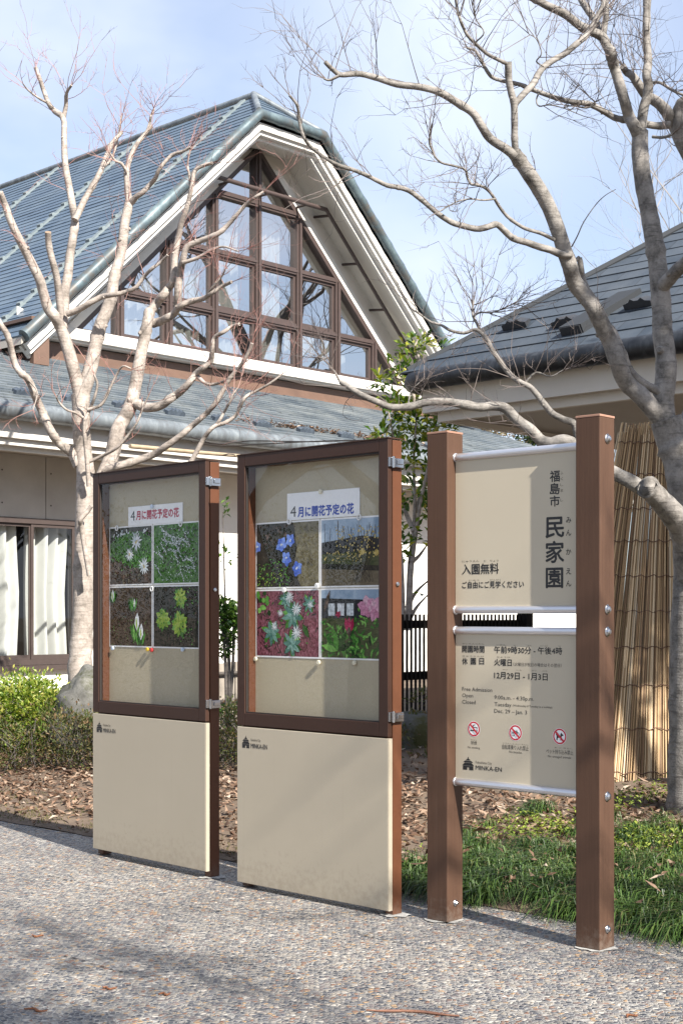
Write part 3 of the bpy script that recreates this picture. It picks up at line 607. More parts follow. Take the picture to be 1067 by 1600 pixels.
# sheet-metal cricket on the roof
mb = MB(); c0, c1 = None, None
def roofpt(px, py):
    best = None
    for k in range(6400):
        l = (k % 80) * .06; i = (k // 80) * .04; p = Q(l, i, PZ + PP * i)
        e = (CX + F * p.x / p.y - px) ** 2 + (HZ - F * (p.z - EYE) / p.y - py) ** 2
        if best is None or e < best[0]: best = (e, p)
    return best[1]
a_, b_ = roofpt(898, 522), roofpt(985, 462); t = D1 * .11 + A * .0
mb.hexa([a_ - t, a_ + t, b_ + t, b_ - t, a_ - t + PN * .09, a_ + t + PN * .09, b_ + t + PN * .05, b_ - t + PN * .05]); mb.build('roof_flashing', 'slate_grey', pr)
a2 = a_ - (b_ - a_).normalized() * .012
mb = MB(); mb.hexa([a2 - t * .9, a2 + t * .9, a_ + t * .9 - PN * .0, a_ - t * .9, a2 - t * .9 + PN * .085, a2 + t * .9 + PN * .085, a_ + t * .9 + PN * .085, a_ - t * .9 + PN * .085]); mb.build('vent_opening', 'bracket', pr)
def qbox(mb, l0, l1, i0, i1, z0, z1, mi=0):
    mb.hexa([Q(l0, i0, z0), Q(l1, i0, z0), Q(l1, i1, z0), Q(l0, i1, z0), Q(l0, i0, z1), Q(l1, i0, z1), Q(l1, i1, z1), Q(l0, i1, z1)], mi)
mb = MB(); fz = PZ - .19
for (d0, d1, z0, z1) in ((.14, .20, fz - .17, fz + .06), (.24, .30, fz - .25, fz - .10), (.20, .24, fz - .12, fz - .08)):
    qbox(mb, d0, PL - .2, d0, d1, z0, z1); qbox(mb, d0, d1, d1 + .001, PL - .2, z0, z1)
mb.build('fascia', 'cream', pav)
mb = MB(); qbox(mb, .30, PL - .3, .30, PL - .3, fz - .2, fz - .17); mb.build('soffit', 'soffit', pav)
mb = MB()
for (l, i) in ((1.0, 6.6), (6.6, 1.0), (6.6, 6.6)): qbox(mb, l - .09, l + .09, i - .09, i + .09, .1, fz - .2)
mb.build('posts', 'cream', pav) if False else None
for (l, i) in ((3.2, 1.0), (6.6, 1.0), (6.6, 6.6), (1.0, 6.6)):
    mb = MB(); qbox(mb, l - .09, l + .09, i - .09, i + .09, .1, fz - .203); mb.build('post', 'dark_frame', pav)
mb = MB(); qbox(mb, 3.4, 6.4, 1.35, 1.45, .1, fz - .203); mb.build('wall', 'soffit', pav)

# ------------------------------------------------------------------ text helper
_c = bpy.data.curves.new('txt', 'FONT'); _o = bpy.data.objects.new('txt', _c); COL.objects.link(_o)
_cache = {}
def glyphs(s):
    if s not in _cache:
        _c.body = s; _c.resolution_u = 2; _c.size = 1
        dg = bpy.context.evaluated_depsgraph_get(); dg.update()
        me = bpy.data.meshes.new_from_object(_o.evaluated_get(dg))
        _cache[s] = ([tuple(v.co) for v in me.vertices], [tuple(p.vertices) for p in me.polygons]); bpy.data.meshes.remove(me)
    return _cache[s]
def is_cjk(s): return any(ord(ch) > 0x2fff for ch in s)
def text_fit(mb, s, x0, x1, z0, z1, y, mi=0, bold=0.0, shear=0.0):
    """put s into the rectangle x0..x1, z0 (baseline) .. z1 (cap / kanji top), facing -y"""
    v, f = glyphs(s)
    if not v: return
    ax, bx = min(p[0] for p in v), max(p[0] for p in v)
    lo, hi = (-.085, .84) if is_cjk(s) else (0.0, .72)
    sx = (x1 - x0) / (bx - ax); sz = (z1 - z0) / (hi - lo)
    offs = [(0, 0)] if not bold else [(-bold, 0), (bold, 0), (0, bold), (0, -bold)]
    for k, (ox, oz) in enumerate(offs):
        mb.add([(x0 + (p[0] - ax) * sx + ox, y - .00008 * k, z0 + (p[1] - lo) * sz + oz + shear * (x0 + (p[0] - ax) * sx - x0)) for p in v], f, mi)
def local(root, px, py, y):
    """point of the root's local plane y seen at that pixel"""
    X0, Y0 = root.location.x, root.location.y; t = root.rotation_euler.z; c, s = math.cos(t), math.sin(t); r = (px - CX) / F
    bx, by = X0 - s * y, Y0 + c * y
    x = (r * by - bx) / (c - r * s); Yd = by + s * x
    return x, EYE + (HZ - py) / F * Yd - root.location.z
def fit_px(mb, root, s, px0, px1, pyb, pyt, y, mi=0, bold=0.0):
    x0, z0 = local(root, px0, pyb, y); x1, _ = local(root, px1, pyb, y); _, z1 = local(root, px0, pyt, y)
    text_fit(mb, s, x0, x1, z0, z1, y, mi, bold)
def house_logo(mb, x0, x1, z0, z1, y, mi=0):
    W, H = x1 - x0, z1 - z0
    def q(pts): mb.poly([(x0 + a * W, y, z0 + b * H) for a, b in pts], mi)
    q([(.47, .86), (.53, .86), (.53, 1.0), (.47, 1.0)]); q([(.28, .74), (.72, .74), (.56, .87), (.44, .87)])
    q([(.08, .575), (.92, .575), (.78, .70), (.22, .70)]); q([(0, .33), (1, .33), (.90, .45), (.80, .53), (.20, .53), (.10, .45)])
    q([(.06, 0), (.42, 0), (.42, .31), (.06, .31)]); q([(.58, 0), (.94, 0), (.94, .31), (.58, .31)]); q([(.42, .20), (.58, .20), (.58, .31), (.42, .31)]); q([(.20, .535), (.80, .535), (.80, .555), (.20, .555)])

# ------------------------------------------------------------------ wooden sign with two boards
SG = thing('sign', 'tall sign with two beige boards on silver rails between two brown posts', 'sign', (0.391, 6.51, 0), -math.atan2(.674, .739))
PW, PD, SX = .118, .115, .80
for x in (0, SX):
    mb = MB(); mb.box(x, x + PW, 0, PD, .004, 2.222); o = mb.build('post', 'post_brown', SG, local=True, bevel=.004)
    mb = MB(); mb.box(x - .001, x + PW + .001, -.001, PD + .001, 2.2225, 2.2325); mb.build('post_cap', 'post_top', o, local=True, bevel=.002)
    mb = MB(); n = 22; rr = random.Random(int(x * 10) + 3)
    mb.poly([(x + PW / 2 + (.075 + rr.uniform(-.010, .02)) * math.cos(2 * math.pi * k / n) * (1.12 if abs(math.cos(2 * math.pi * k / n)) > .5 else 1), PD / 2 + (.078 + rr.uniform(-.012, .02)) * math.sin(2 * math.pi * k / n), .0045) for k in range(n)])
    mb.build('mortar_bed', 'mortar', o, local=True)
def bolt(parent, x, y, z, r=.017):
    mb = MB(); pts = [(x + d, y, z) for d in (0, .003, .006, .012, .0155)]
    mb.tube(pts, [r * 1.25, r * 1.25, r, r * .8, r * .45], 14); mb.tube([(x + .0155, y, z), (x + .0165, y, z)], [r * .3, r * .3], 6)
    mb.build('bolt', 'chrome', parent, local=True, smooth=False)
RZS = (2.113, 1.420, 1.327, .639)
for z in RZS:
    mb = MB(); mb.tube([(PW - .004, PD / 2, z), (PW + .0, PD / 2, z), (SX - .001, PD / 2, z)], .0172, 18); mb.tube([(PW + .0005, PD / 2, z), (PW + .006, PD / 2, z)], .0205, 18); mb.build('rail', 'alu', SG, local=True, smooth=False)
    bolt(SG, SX + PW, PD / 2, z + (.02 if z > 2 else 0))
bolt(SG, SX + PW, PD / 2, .085, .014); bolt(SG, PW, PD / 2, .085, .012)
BY = .058
def board(z0, z1):
    mb = MB(); mb.box(PW + .002, SX - .002, BY, BY + .010, z0, z1); return mb.build('board', 'board', SG, local=True)
bd1 = board(RZS[1] + .0165, RZS[0] - .0165); bd2 = board(RZS[3] + .0165, RZS[2] - .0165)
ty = BY - .0006
def z5(x, y): return 690 + x / 3.679, 640 + y / 3.679
mb = MB()
def T5(s, x0, x1, yb, yt, bold=0.0):
    a = z5(x0, yb); b_ = z5(x1, yt); fit_px(mb, SG, s, a[0], b_[0], a[1], b_[1], ty, 0, bold)
T5('入園無料', 118, 328, 949, 889, .0009); T5('にゅうえん', 118, 215, 879, 867); T5('む', 241, 255, 877, 865); T5('りょう', 279, 326, 876, 864)
mb.build('lettering', 'black', bd1, local=True); mb = MB(); T5('ご自由にご見学ください', 118, 472, 1029, 990, .0006); T5('じゆう', 158, 215, 987, 978); T5('けんがく', 278, 340, 984, 975)
mb.build('lettering', 'black', bd1, local=True); mb = MB()
for ch, x0, x1, yt, yb in (('福', 622, 678, 352, 417), ('島', 622, 678, 425, 489), ('市', 622, 678, 497, 558)): T5(ch, x0, x1, yb, yt, .0010)
for ch, x0, x1, yt, yb in (('民', 598, 702, 615, 738), ('家', 598, 702, 760, 882), ('園', 600, 696, 907, 1026)): T5(ch, x0, x1, yb, yt, .0022)
mb.build('lettering', 'black', bd1, local=True); mb = MB()
for ch, y in zip('ふくしまし', (365, 398, 432, 465, 520)): T5(ch, 682, 698, y + 9, y - 9)
for ch, y in zip('みんかえん', (635, 708, 818, 930, 1000)): T5(ch, 715, 744, y + 19, y - 19, .0005)
mb.build('lettering', 'black', bd1, local=True)
def z6(x, y): return 690 + x / 3.679, 960 + y / 3.679
mb = MB()
def T6(s, x0, x1, yb, yt, bold=0.0):
    a = z6(x0, yb); b_ = z6(x1, yt); fit_px(mb, SG, s, a[0], b_[0], a[1], b_[1], ty, 0, bold)
T6('開園時間', 118, 245, 219, 180, .0007); T6('かいえんじかん', 118, 245, 173, 165)
mb.build('lettering', 'black', bd2, local=True); mb = MB(); T6('午前9時30分 - 午後4時', 302, 692, 224, 184, .0006); T6('ごぜん', 312, 368, 180, 172); T6('じ', 414, 424, 182, 174); T6('ぷん', 490, 518, 184, 176); T6('ごご', 565, 612, 185, 177); T6('じ', 672, 684, 187, 179)
mb.build('lettering', 'black', bd2, local=True); mb = MB(); T6('休', 118, 148, 289, 250, .0007); T6('園', 167, 196, 289, 250, .0007); T6('日', 216, 243, 289, 250, .0007); T6('きゅうえんび', 118, 243, 244, 236)
mb.build('lettering', 'black', bd2, local=True); mb = MB(); T6('火曜日', 302, 402, 296, 256, .0006); T6('かようび', 316, 394, 250, 242); T6('（火曜日が祝日の場合はその翌日）', 412, 688, 298, 277)
mb.build('lettering', 'black', bd2, local=True); mb = MB(); T6('12月29日 - 1月3日', 302, 608, 371, 329, .0006); T6('がつ', 350, 378, 322, 315); T6('にち', 430, 458, 325, 318); T6('がつ', 516, 544, 328, 321); T6('にち', 580, 606, 330, 323)
mb.build('lettering', 'black', bd2, local=True); mb = MB(); T6('Free Admission', 118, 290, 440, 417); T6('Open', 118, 180, 476, 454); T6('Closed', 118, 195, 514, 491)
mb.build('lettering', 'black', bd2, local=True); mb = MB(); T6('9:00a.m. - 4:30p.m.', 303, 530, 488, 465); T6('Tuesday', 303, 400, 528, 505); T6('(Wednesday if Tuesday is a holiday)', 408, 635, 530, 518); T6('Dec. 29 – Jan. 3', 302, 490, 566, 543)
mb.build('lettering', 'black', bd2, local=True); mb = MB(); T6('禁煙', 168, 202, 749, 729); T6('きんえん', 168, 202, 726, 719); T6('No smoking', 150, 219, 770, 758)
mb.build('lettering', 'black', bd2, local=True); mb = MB(); T6('自転車乗り入れ禁止', 348, 499, 776, 748); T6('じてんしゃ の い きんし', 352, 497, 745, 738); T6('No bicycles', 388, 460, 797, 784)
mb.build('lettering', 'black', bd2, local=True); mb = MB(); T6('ペット持ち込み禁止', 600, 755, 800, 773); T6('も こ きんし', 648, 754, 770, 763); T6('No uncaged animals', 610, 743, 822, 809)
mb.build('lettering', 'black', bd2, local=True); mb = MB(); T6('Fukushima City', 195, 288, 858, 843); T6('MINKA-EN', 195, 345, 893, 868, .0003)
a = local(SG, *z6(118, 893), ty); b_ = local(SG, *z6(186, 824), ty); mb.build('lettering', 'black', bd2, local=True); mb = MB(); house_logo(mb, a[0], b_[0], a[1], b_[1], ty); mb.build('house_emblem', 'black', bd2, local=True)
for kind, (zx, zy) in (('smoke', (185, 660)), ('bike', (424, 682)), ('dog', (678, 703))):
    mb = MB(); cx, cz = local(SG, *z6(zx, zy), ty); r = .0335; y = ty
    mb.disc((cx, y, cz), r * 1.06, (1, 0, 0), (0, 0, 1), 28, 2)
    n = 28
    for k in range(n):
        t0, t1 = 2 * math.pi * k / n, 2 * math.pi * (k + 1) / n
        mb.quad(*[(cx + rr * math.cos(t), y - .0003, cz + rr * math.sin(t)) for rr, t in ((r * .80, t0), (r, t0), (r, t1), (r * .80, t1))], 1)
    def pl(pts, yy=y - .0005): mb.poly([(cx + a * r, yy, cz + b * r) for a, b in pts], 0)
    def seg(a, b, wd=.07, mi=0, yy=y - .0006):
        d = V((b[0] - a[0], 0, b[1] - a[1])).normalized(); nn = V((-d.z, 0, d.x)) * wd
        mb.poly([(cx + (a[0] + nn.x) * r, yy, cz + (a[1] + nn.z) * r), (cx + (a[0] - nn.x) * r, yy, cz + (a[1] - nn.z) * r), (cx + (b[0] - nn.x) * r, yy, cz + (b[1] - nn.z) * r), (cx + (b[0] + nn.x) * r, yy, cz + (b[1] + nn.z) * r)], mi)
    if kind == 'smoke':
        pl([(-.6, -.30), (.40, -.30), (.40, -.14), (-.6, -.14)]); pl([(.45, -.30), (.60, -.30), (.60, -.14), (.45, -.14)])
        seg((.5, -.05), (.55, .2), .05); seg((.55, .2), (.2, .25), .05); seg((.2, .25), (-.1, .2), .05, 0, y - .0007); seg((-.1, .2), (-.15, .5), .05); seg((-.15, .5), (.25, .55), .05, 0, y - .0007)
    elif kind == 'bike':
        for ox in (-.36, .36):
            for k in range(12):
                t0, t1 = k * .5236, (k + 1) * .5236; seg((ox + .25 * math.cos(t0), -.18 + .25 * math.sin(t0)), (ox + .25 * math.cos(t1), -.18 + .25 * math.sin(t1)), .035)
        seg((-.36, -.18), (-.15, .2), .04, 0, y - .0008); seg((-.15, .2), (.25, .2), .04, 0, y - .0009); seg((.25, .2), (.36, -.18), .04, 0, y - .001); seg((-.15, .2), (.0, -.18), .04, 0, y - .0011); seg((.0, -.18), (.25, .2), .04, 0, y - .0012); seg((.25, .2), (.2, .42), .04, 0, y - .0013); seg((-.3, .3), (-.05, .3), .05, 0, y - .0014)
    else:
        pl([(-.5, -.5), (-.32, -.5), (-.3, -.2), (.1, -.2), (.1, -.5), (.28, -.5), (.3, .05), (-.45, .1)]); pl([(.1, .04), (.35, .05), (.55, .1), (.55, .25), (.35, .32), (.3, .5), (.15, .35)], y - .0007); pl([(-.45, .02), (-.3, .08), (-.52, .38), (-.6, .3)], y - .0008)
    s = r * .86 * .7071; wd = r * .085
    mb.poly([(cx - s - wd, y - .0022, cz + s - wd), (cx - s + wd, y - .0022, cz + s + wd), (cx + s + wd, y - .0022, cz - s + wd), (cx + s - wd, y - .0022, cz - s - wd)], 1)
    mb.build('pictogram', ['black', 'red', 'white_print'], bd2, local=True)

# ------------------------------------------------------------------ display cases
def px_island(name, stops, rough=.35):
    m, nt, b = newmat(name); L = nt.links.new
    g = node(nt, 'ShaderNodeNewGeometry'); r_ = ramp(nt, stops); L(g.outputs['Random Per Island'], r_.inputs[0])
    n = node(nt, 'ShaderNodeTexNoise', i_Scale=70.0, i_Detail=4.0, i_Roughness=0.7); L(coords(nt), n.inputs['Vector'])
    k = ramp(nt, [(0.32, (.45, .45, .45)), (0.60, (1, 1, 1))]); L(n.outputs['Fac'], k.inputs[0])
    mx = node(nt, 'ShaderNodeMix', data_type='RGBA', blend_type='MULTIPLY'); mx.inputs[0].default_value = 1.0; L(r_.outputs[0], mx.inputs[6]); L(k.outputs[0], mx.inputs[7])
    L(mx.outputs[2], b.inputs['Base Color']); b.inputs['Roughness'].default_value = rough; b.inputs['Specular IOR Level'].default_value = .12
    return m
def pic(name, stops, scale=14, stretch=(1, 1, 1), detail=6, dist=0.6):
    m, nt, b = newmat('print_' + name); L = nt.links.new
    n = node(nt, 'ShaderNodeTexNoise', i_Scale=scale, i_Detail=detail, i_Roughness=0.7, i_Distortion=dist); L(coords(nt, 'Object', stretch), n.inputs['Vector'])
    r = ramp(nt, [(p, tuple(x * .85 for x in c)) for p, c in stops]); L(n.outputs['Fac'], r.inputs[0]); L(r.outputs[0], b.inputs['Base Color']); b.inputs['Roughness'].default_value = .4; b.inputs['Specular IOR Level'].default_value = .12
    return m
M['px_soil'] = pic('soil', [(.3, (.012, .010, .008)), (.5, (.06, .04, .03)), (.62, (.16, .10, .075)), (.75, (.30, .22, .17))], 30)
M['px_dark'] = pic('dark', [(.3, (.006, .007, .005)), (.55, (.03, .026, .018)), (.75, (.09, .075, .05))], 24)
M['px_green'] = pic('green', [(.3, (.015, .05, .008)), (.5, (.05, .16, .02)), (.7, (.12, .28, .04))], 26)
M['px_litter'] = pic('litter', [(.3, (.015, .010, .008)), (.5, (.07, .045, .03)), (.66, (.12, .085, .05)), (.8, (.05, .07, .03))], 45)
M['px_moss'] = pic('mossrock', [(.3, (.06, .05, .025)), (.5, (.17, .145, .08)), (.7, (.26, .235, .14))], 30)
M['px_sky'] = pic('sky', [(.3, (.20, .30, .42)), (.7, (.42, .52, .62))], 5)
M['px_lawn'] = pic('lawn', [(.3, (.03, .045, .015)), (.6, (.09, .10, .04)), (.8, (.15, .14, .07))], 30, (1, 1, 4))
M['px_path'] = pic('path', [(.3, (.11, .085, .05)), (.7, (.19, .155, .10))], 40, (1, 1, 3))
M['px_pink'] = pic('pink', [(.3, (.03, .008, .012)), (.48, (.16, .045, .06)), (.62, (.36, .14, .18)), (.78, (.48, .27, .31))], 34, (1.8, 1, .8), 7, 2.0)
M['px_leaf'] = px_island('print_leaf', [(0, (.006, .03, .005)), (.35, (.03, .13, .018)), (.7, (.09, .30, .04)), (1, (.24, .52, .11))], .35)
M['px_leaf_teal'] = px_island('print_leaf_teal', [(0, (.05, .15, .12)), (.6, (.11, .25, .20)), (1, (.22, .38, .33))], .35)
M['px_white'] = px_island('print_white', [(0, (.48, .56, .58)), (1, (.78, .80, .80))], .35)
M['px_yg'] = px_island('print_yellow_green', [(0, (.16, .32, .03)), (.5, (.30, .46, .05)), (1, (.46, .58, .10))], .35)
M['px_blue'] = px_island('print_blue', [(0, (.07, .14, .55)), (1, (.20, .32, .75))], .35)
M['px_yellow'] = px_island('print_yellow', [(0, (.45, .33, .08)), (1, (.66, .52, .18))], .35)
M['px_rose'] = px_island('print_rose', [(0, (.50, .16, .28)), (.6, (.66, .32, .44)), (1, (.75, .48, .56))], .35)
M['px_red'] = px_island('print_red', [(0, (.36, .01, .06)), (1, (.52, .03, .12))], .35)
M['px_twig'] = px_island('print_twig', [(0, (.03, .025, .02)), (1, (.10, .075, .055))], .35)
M['px_house'] = pic('house', [(.3, (.012, .012, .014)), (.7, (.04, .04, .045))], 6)
PM = ['white_print', 'px_soil', 'px_dark', 'px_green', 'px_litter', 'px_moss', 'px_sky', 'px_lawn', 'px_path', 'px_pink', 'px_leaf', 'px_leaf_teal', 'px_white', 'px_yg', 'px_blue', 'px_yellow', 'px_rose', 'px_red', 'px_twig', 'px_house']
PI = {n: i for i, n in enumerate(PM)}
class Print:
    def __init__(s, root, x0, x1, z0, z1, y, seed):
        s.mb = MB(); s.r = random.Random(seed); s.x0, s.x1, s.z0, s.z1, s.y = x0, x1, z0, z1, y; s.k = 0; s.root = root
        s.mb.box(x0, x1, y, y + .0008, z0, z1, 0); b = .008; s.x0 += b; s.x1 -= b; s.z0 += b; s.z1 -= b
    def pt(s, a, b, k=None):
        return (lerp(s.x0, s.x1, min(1, max(0, a))), s.y - .0003 - .000012 * (s.k if k is None else k), lerp(s.z0, s.z1, min(1, max(0, b))))
    def rect(s, a0, b0, a1, b1, m): s.k += 1; s.mb.poly([s.pt(a0, b0), s.pt(a1, b0), s.pt(a1, b1), s.pt(a0, b1)], PI[m])
    def shape(s, pts, m): s.k += 1; s.mb.poly([s.pt(*p) for p in pts], PI[m])
    def petal(s, a, b, ang, l, wd, m):
        c, sn = math.cos(ang), math.sin(ang); asp = (s.x1 - s.x0) / (s.z1 - s.z0)
        f = lambda u, v: (a + (u * c - v * sn) / asp, b + u * sn + v * c)
        s.shape([f(0, 0), f(l * .35, -wd * .5), f(l * .7, -wd * .42), f(l, 0), f(l * .7, wd * .42), f(l * .35, wd * .5)], m)
    def flower(s, a, b, r, n, m, wd=.35, rot=None, centre=None):
        o = s.r.random() * 6 if rot is None else rot
        r *= 1.2
        for k in range(n): s.petal(a, b, o + 2 * math.pi * k / n + s.r.uniform(-.12, .12), r * s.r.uniform(.85, 1.1), r * wd, m)
        if centre:
            for k in range(3): s.petal(a, b, s.r.random() * 6, r * .25, r * .2, centre)
    def leaves(s, n, a0, a1, b0, b1, l, m, asp=.4):
        for _ in range(n): s.petal(s.r.uniform(a0, a1), s.r.uniform(b0, b1), s.r.random() * 6.3, l * s.r.uniform(.6, 1.3), l * asp, m)
    def line(s, pts, wd, m):
        for p, q in zip(pts, pts[1:]):
            d = math.hypot(q[0] - p[0], q[1] - p[1]) or 1; nx, ny = -(q[1] - p[1]) / d * wd, (q[0] - p[0]) / d * wd
            s.shape([(p[0] + nx, p[1] + ny), (p[0] - nx, p[1] - ny), (q[0] - nx, q[1] - ny), (q[0] + nx, q[1] + ny)], m)
    def done(s, label): 
        o = s.mb.build('flower_photo', PM, None, local=True); o.matrix_world = mat_of(s.root); o.location = s.root.location; o.rotation_euler = s.root.rotation_euler
        tag(o, label, 'photo print', 'flower photos pinned in the display cases'); return o
from mathutils import Matrix
def mat_of(r): return Matrix.Translation(r.location) @ r.rotation_euler.to_matrix().to_4x4()
CW = 1.05; ZS, ZT = .832, 2.214; YB = .078
def display_case(loc, rz, label, pz, title_px, lock_z):
    cs = thing('display_case', label, 'notice case', loc, rz, 'glazed notice cases on the pavement')
    mb = MB(); mb.box(0, CW, 0, .026, pz, ZS - .008, 0)
    lp = mb.build('lower_panel', 'beige', cs, local=True, bevel=.0025)
    mb = MB(); mb.box(CW + .0005, CW + .0035, .001, .026, pz, ZS - .008); mb.build('panel_edge', 'beige_edge', lp, local=True)
    mb = MB(); fw, fd = .058, .028   # door frame
    mb.box(0, fw, 0, fd, ZS, ZT); mb.box(CW - fw, CW, 0, fd, ZS, ZT); mb.box(fw + .0004, CW - fw - .0004, 0, fd, ZS, ZS + fw + .006); mb.box(fw + .0004, CW - fw - .0004, 0, fd, ZT - fw, ZT)
    door = mb.build('door', 'dark_brown', cs, local=True, bevel=.0025)
    mb = MB(); g = .006
    for (a0, a1, b0, b1) in ((fw + .001, fw + g, ZS + fw + .007, ZT - fw - .001), (CW - fw - g, CW - fw - .001, ZS + fw + .007, ZT - fw - .001), (fw + g, CW - fw - g, ZS + fw + .007, ZS + fw + .012), (fw + g, CW - fw - g, ZT - fw - g, ZT - fw - .001)):
        mb.box(a0, a1, .006, .020, b0, b1)
    mb.build('gasket', 'rubber_hole_black', door, local=True)
    mb = MB(); mb.quad((fw, .013, ZS + fw), (CW - fw, .013, ZS + fw), (CW - fw, .013, ZT - fw), (fw, .013, ZT - fw)); mb.build('pane', 'case_glass', door, local=True)
    for x0 in (.004, CW - .050):
        mb = MB(); mb.box(x0, x0 + .050, .034, .095, .003, ZT - .004); mb.build('post', 'side_brown', cs, local=True, bevel=.003)
    for z0, z1 in ((ZT - .06, ZT - .005), (ZS - .03, ZS + .03), (pz + .02, pz + .07)):
        mb = MB(); mb.box(.0545, CW - .0505, .036, .094, z0, z1); mb.build('cross_rail', 'side_brown', cs, local=True)
    mb = MB(); mb.box(-.002, CW + .004, -.003, .097, ZT + .0005, ZT + .006); mb.build('top_cap', 'dark_brown', cs, local=True)
    mb = MB(); mb.box(.055, CW - .051, YB, YB + .012, ZS + .031, ZT - .061); mb.build('backboard', 'cloth_board', cs, local=True)
    mb = MB(); mb.box(.055, CW - .051, YB, YB + .012, pz + .071, ZS - .031); mb.build('rear_panel', 'beige', cs, local=True)
    for z in (2.105, .925):
        mb = MB(); mb.box(CW + .001, CW + .012, .000, .024, z - .022, z + .022); mb.box(CW + .002, CW + .020, .026, .088, z - .024, z + .018); mb.box(CW + .020, CW + .027, .040, .080, z - .010, z + .010); mb.tube([(CW + .012, .025, z - .026), (CW + .012, .025, z + .026)], .008, 8)
        mb.build('latch', 'chrome', cs, local=True, bevel=.0015)
    mb = MB(); mb.tube([(CW + .0005, .062, lock_z), (CW + .006, .062, lock_z), (CW + .010, .062, lock_z)], [.011, .011, .007], 12); mb.build('lock', 'chrome', cs, local=True)
    mb = MB(); ty = -.0006
    x0, x1 = .035, .215; zz = ZS - .115
    house_logo(mb, .037, .098, zz, zz + .062, ty); mb.build('house_emblem', 'black', lp, local=True); mb = MB(); text_fit(mb, 'Fukushima City', .106, .178, zz + .038, zz + .052, ty); text_fit(mb, 'MINKA-EN', .106, .228, zz + .003, zz + .027, ty, 0, .0003)
    mb.build('lettering', 'black', lp, local=True)
    mb = MB(); n = 20; rr = random.Random(int(abs(loc[0]) * 100))
    for cx in (CW - .02,):
        mb.poly([(cx + (.07 + rr.uniform(-.015, .03)) * math.cos(2 * math.pi * k / n), .06 + (.06 + rr.uniform(-.01, .03)) * math.sin(2 * math.pi * k / n), .0045) for k in range(n)])
    mb.build('mortar_bed', 'mortar', cs, local=True)
    return cs
K1 = display_case((-1.446, 8.276, 0), -math.atan2(.769, .7385), 'brown glazed notice case with flower photos under a red title, farther left', .038, None, 1.53)
K2 = display_case((-.5356, 7.305, 0), -math.atan2(.730, .7456), 'brown glazed notice case with flower photos under a blue title, next to the sign', .026, None, 1.54)
def z2(x, y): return 140 + x / 3.477, 700 + y / 3.478
def z4(x, y): return 360 + x / 3.078, 660 + y / 3.077
py_ = YB - .002
# --- case 1 prints
xa, za = local(K1, *z2(108, 432), py_); xm, _ = local(K1, *z2(343, 752), py_); _, zm = local(K1, *z2(108, 752), py_); _, zb = local(K1, *z2(108, 1080), py_)
xe = 2 * xm - xa
p = Print(K1, xa, xm - .002, zm + .002, za, py_, 1)
p.rect(0, 0, 1, 1, 'px_dark'); p.shape([(0, 0), (1, 0), (1, .28), (.6, .30), (.2, .42), (0, .5)], 'px_soil'); p.shape([(0, .5), (.2, .45), (.5, .3), (.72, .28), (1, .4), (1, .8), (.7, .92), (.3, .88), (0, .72)], 'px_green')
p.leaves(260, .02, .98, .42, .90, .045, 'px_leaf', .55); p.leaves(110, .3, .9, .22, .55, .045, 'px_leaf', .55); p.leaves(60, .1, .95, .35, .85, .035, 'px_dark', .5); p.leaves(30, .1, .95, .85, .95, .05, 'px_white', .6); p.leaves(60, .0, 1, .0, .34, .05, 'px_soil', .6); p.leaves(34, .0, .9, .0, .3, .05, 'px_litter', .6); p.leaves(14, .05, .8, .02, .26, .05, 'px_moss', .6)
for (a, b, r_) in ((.66, .74, .14), (.50, .52, .11), (.84, .30, .14)): p.flower(a, b, r_, 13, 'px_white', .22, None, 'px_yellow')
p.done('photo print of white flowers over bright green leaves, top left under the red title')
p = Print(K1, xm + .002, xe, zm + .002, za, py_, 2)
p.rect(0, 0, 1, 1, 'px_green'); p.leaves(150, .2, 1, .2, 1, .06, 'px_dark', .4); p.leaves(160, 0, 1, 0, 1, .05, 'px_leaf', .3)
for k in range(26):
    a, b = p.r.uniform(0, .9), p.r.uniform(.25, 1); an = p.r.uniform(-1.2, .2)
    for j in range(13): p.petal(a + j * .017 * math.cos(an), b + j * .022 * math.sin(an), p.r.random() * 6, .026, .022, 'px_white')
p.leaves(120, .15, 1, .0, .95, .024, 'px_white', .8)
p.done('photo print of green shrub covered in tiny white sprays, top right under the red title')
p = Print(K1, xa, xm - .002, zb, zm - .002, py_, 3)
p.rect(0, 0, 1, 1, 'px_litter'); p.leaves(170, 0, 1, 0, 1, .04, 'px_soil', .6); p.leaves(90, 0, 1, 0, 1, .04, 'px_dark', .6); p.leaves(60, 0, 1, 0, .5, .025, 'px_leaf', .5)
for (a, b, s_) in ((.08, .84, .9), (.56, .70, 1.0), (.64, .22, 1.25), (.74, .12, 1.1)):
    for k in range(5): p.petal(a + (k - 2) * .022, b - .12 * s_, 1.57 + (2 - k) * .16, .26 * s_, .05 * s_, 'px_leaf')
for (a, b, s_) in ((.07, .76, .9), (.60, .66, .6), (.66, .26, 1.3), (.76, .10, 1.2)):
    p.petal(a, b, 1.5, .24 * s_, .10 * s_, 'px_white'); p.petal(a, b + .02, 1.62, .16 * s_, .035 * s_, 'px_yg')
p.done('photo print of white spathes on dark leaf litter, bottom left under the red title')
p = Print(K1, xm + .002, xe, zb, zm - .002, py_, 4)
p.rect(0, 0, 1, 1, 'px_dark'); p.leaves(90, 0, 1, 0, 1, .06, 'px_soil', .6); p.leaves(70, 0, 1, 0, 1, .06, 'px_dark', .6); p.leaves(60, .4, 1, 0, 1, .05, 'px_leaf', .4)
for (a, b, r_) in ((.62, .82, .16), (.22, .46, .18), (.60, .38, .20)):
    p.flower(a, b, r_, 9, 'px_leaf', .5); p.flower(a, b, r_ * .9, 9, 'px_yg', .5); p.flower(a, b + .01, r_ * .55, 8, 'px_leaf', .4); p.flower(a, b + .01, r_ * .5, 7, 'px_yg', .5)
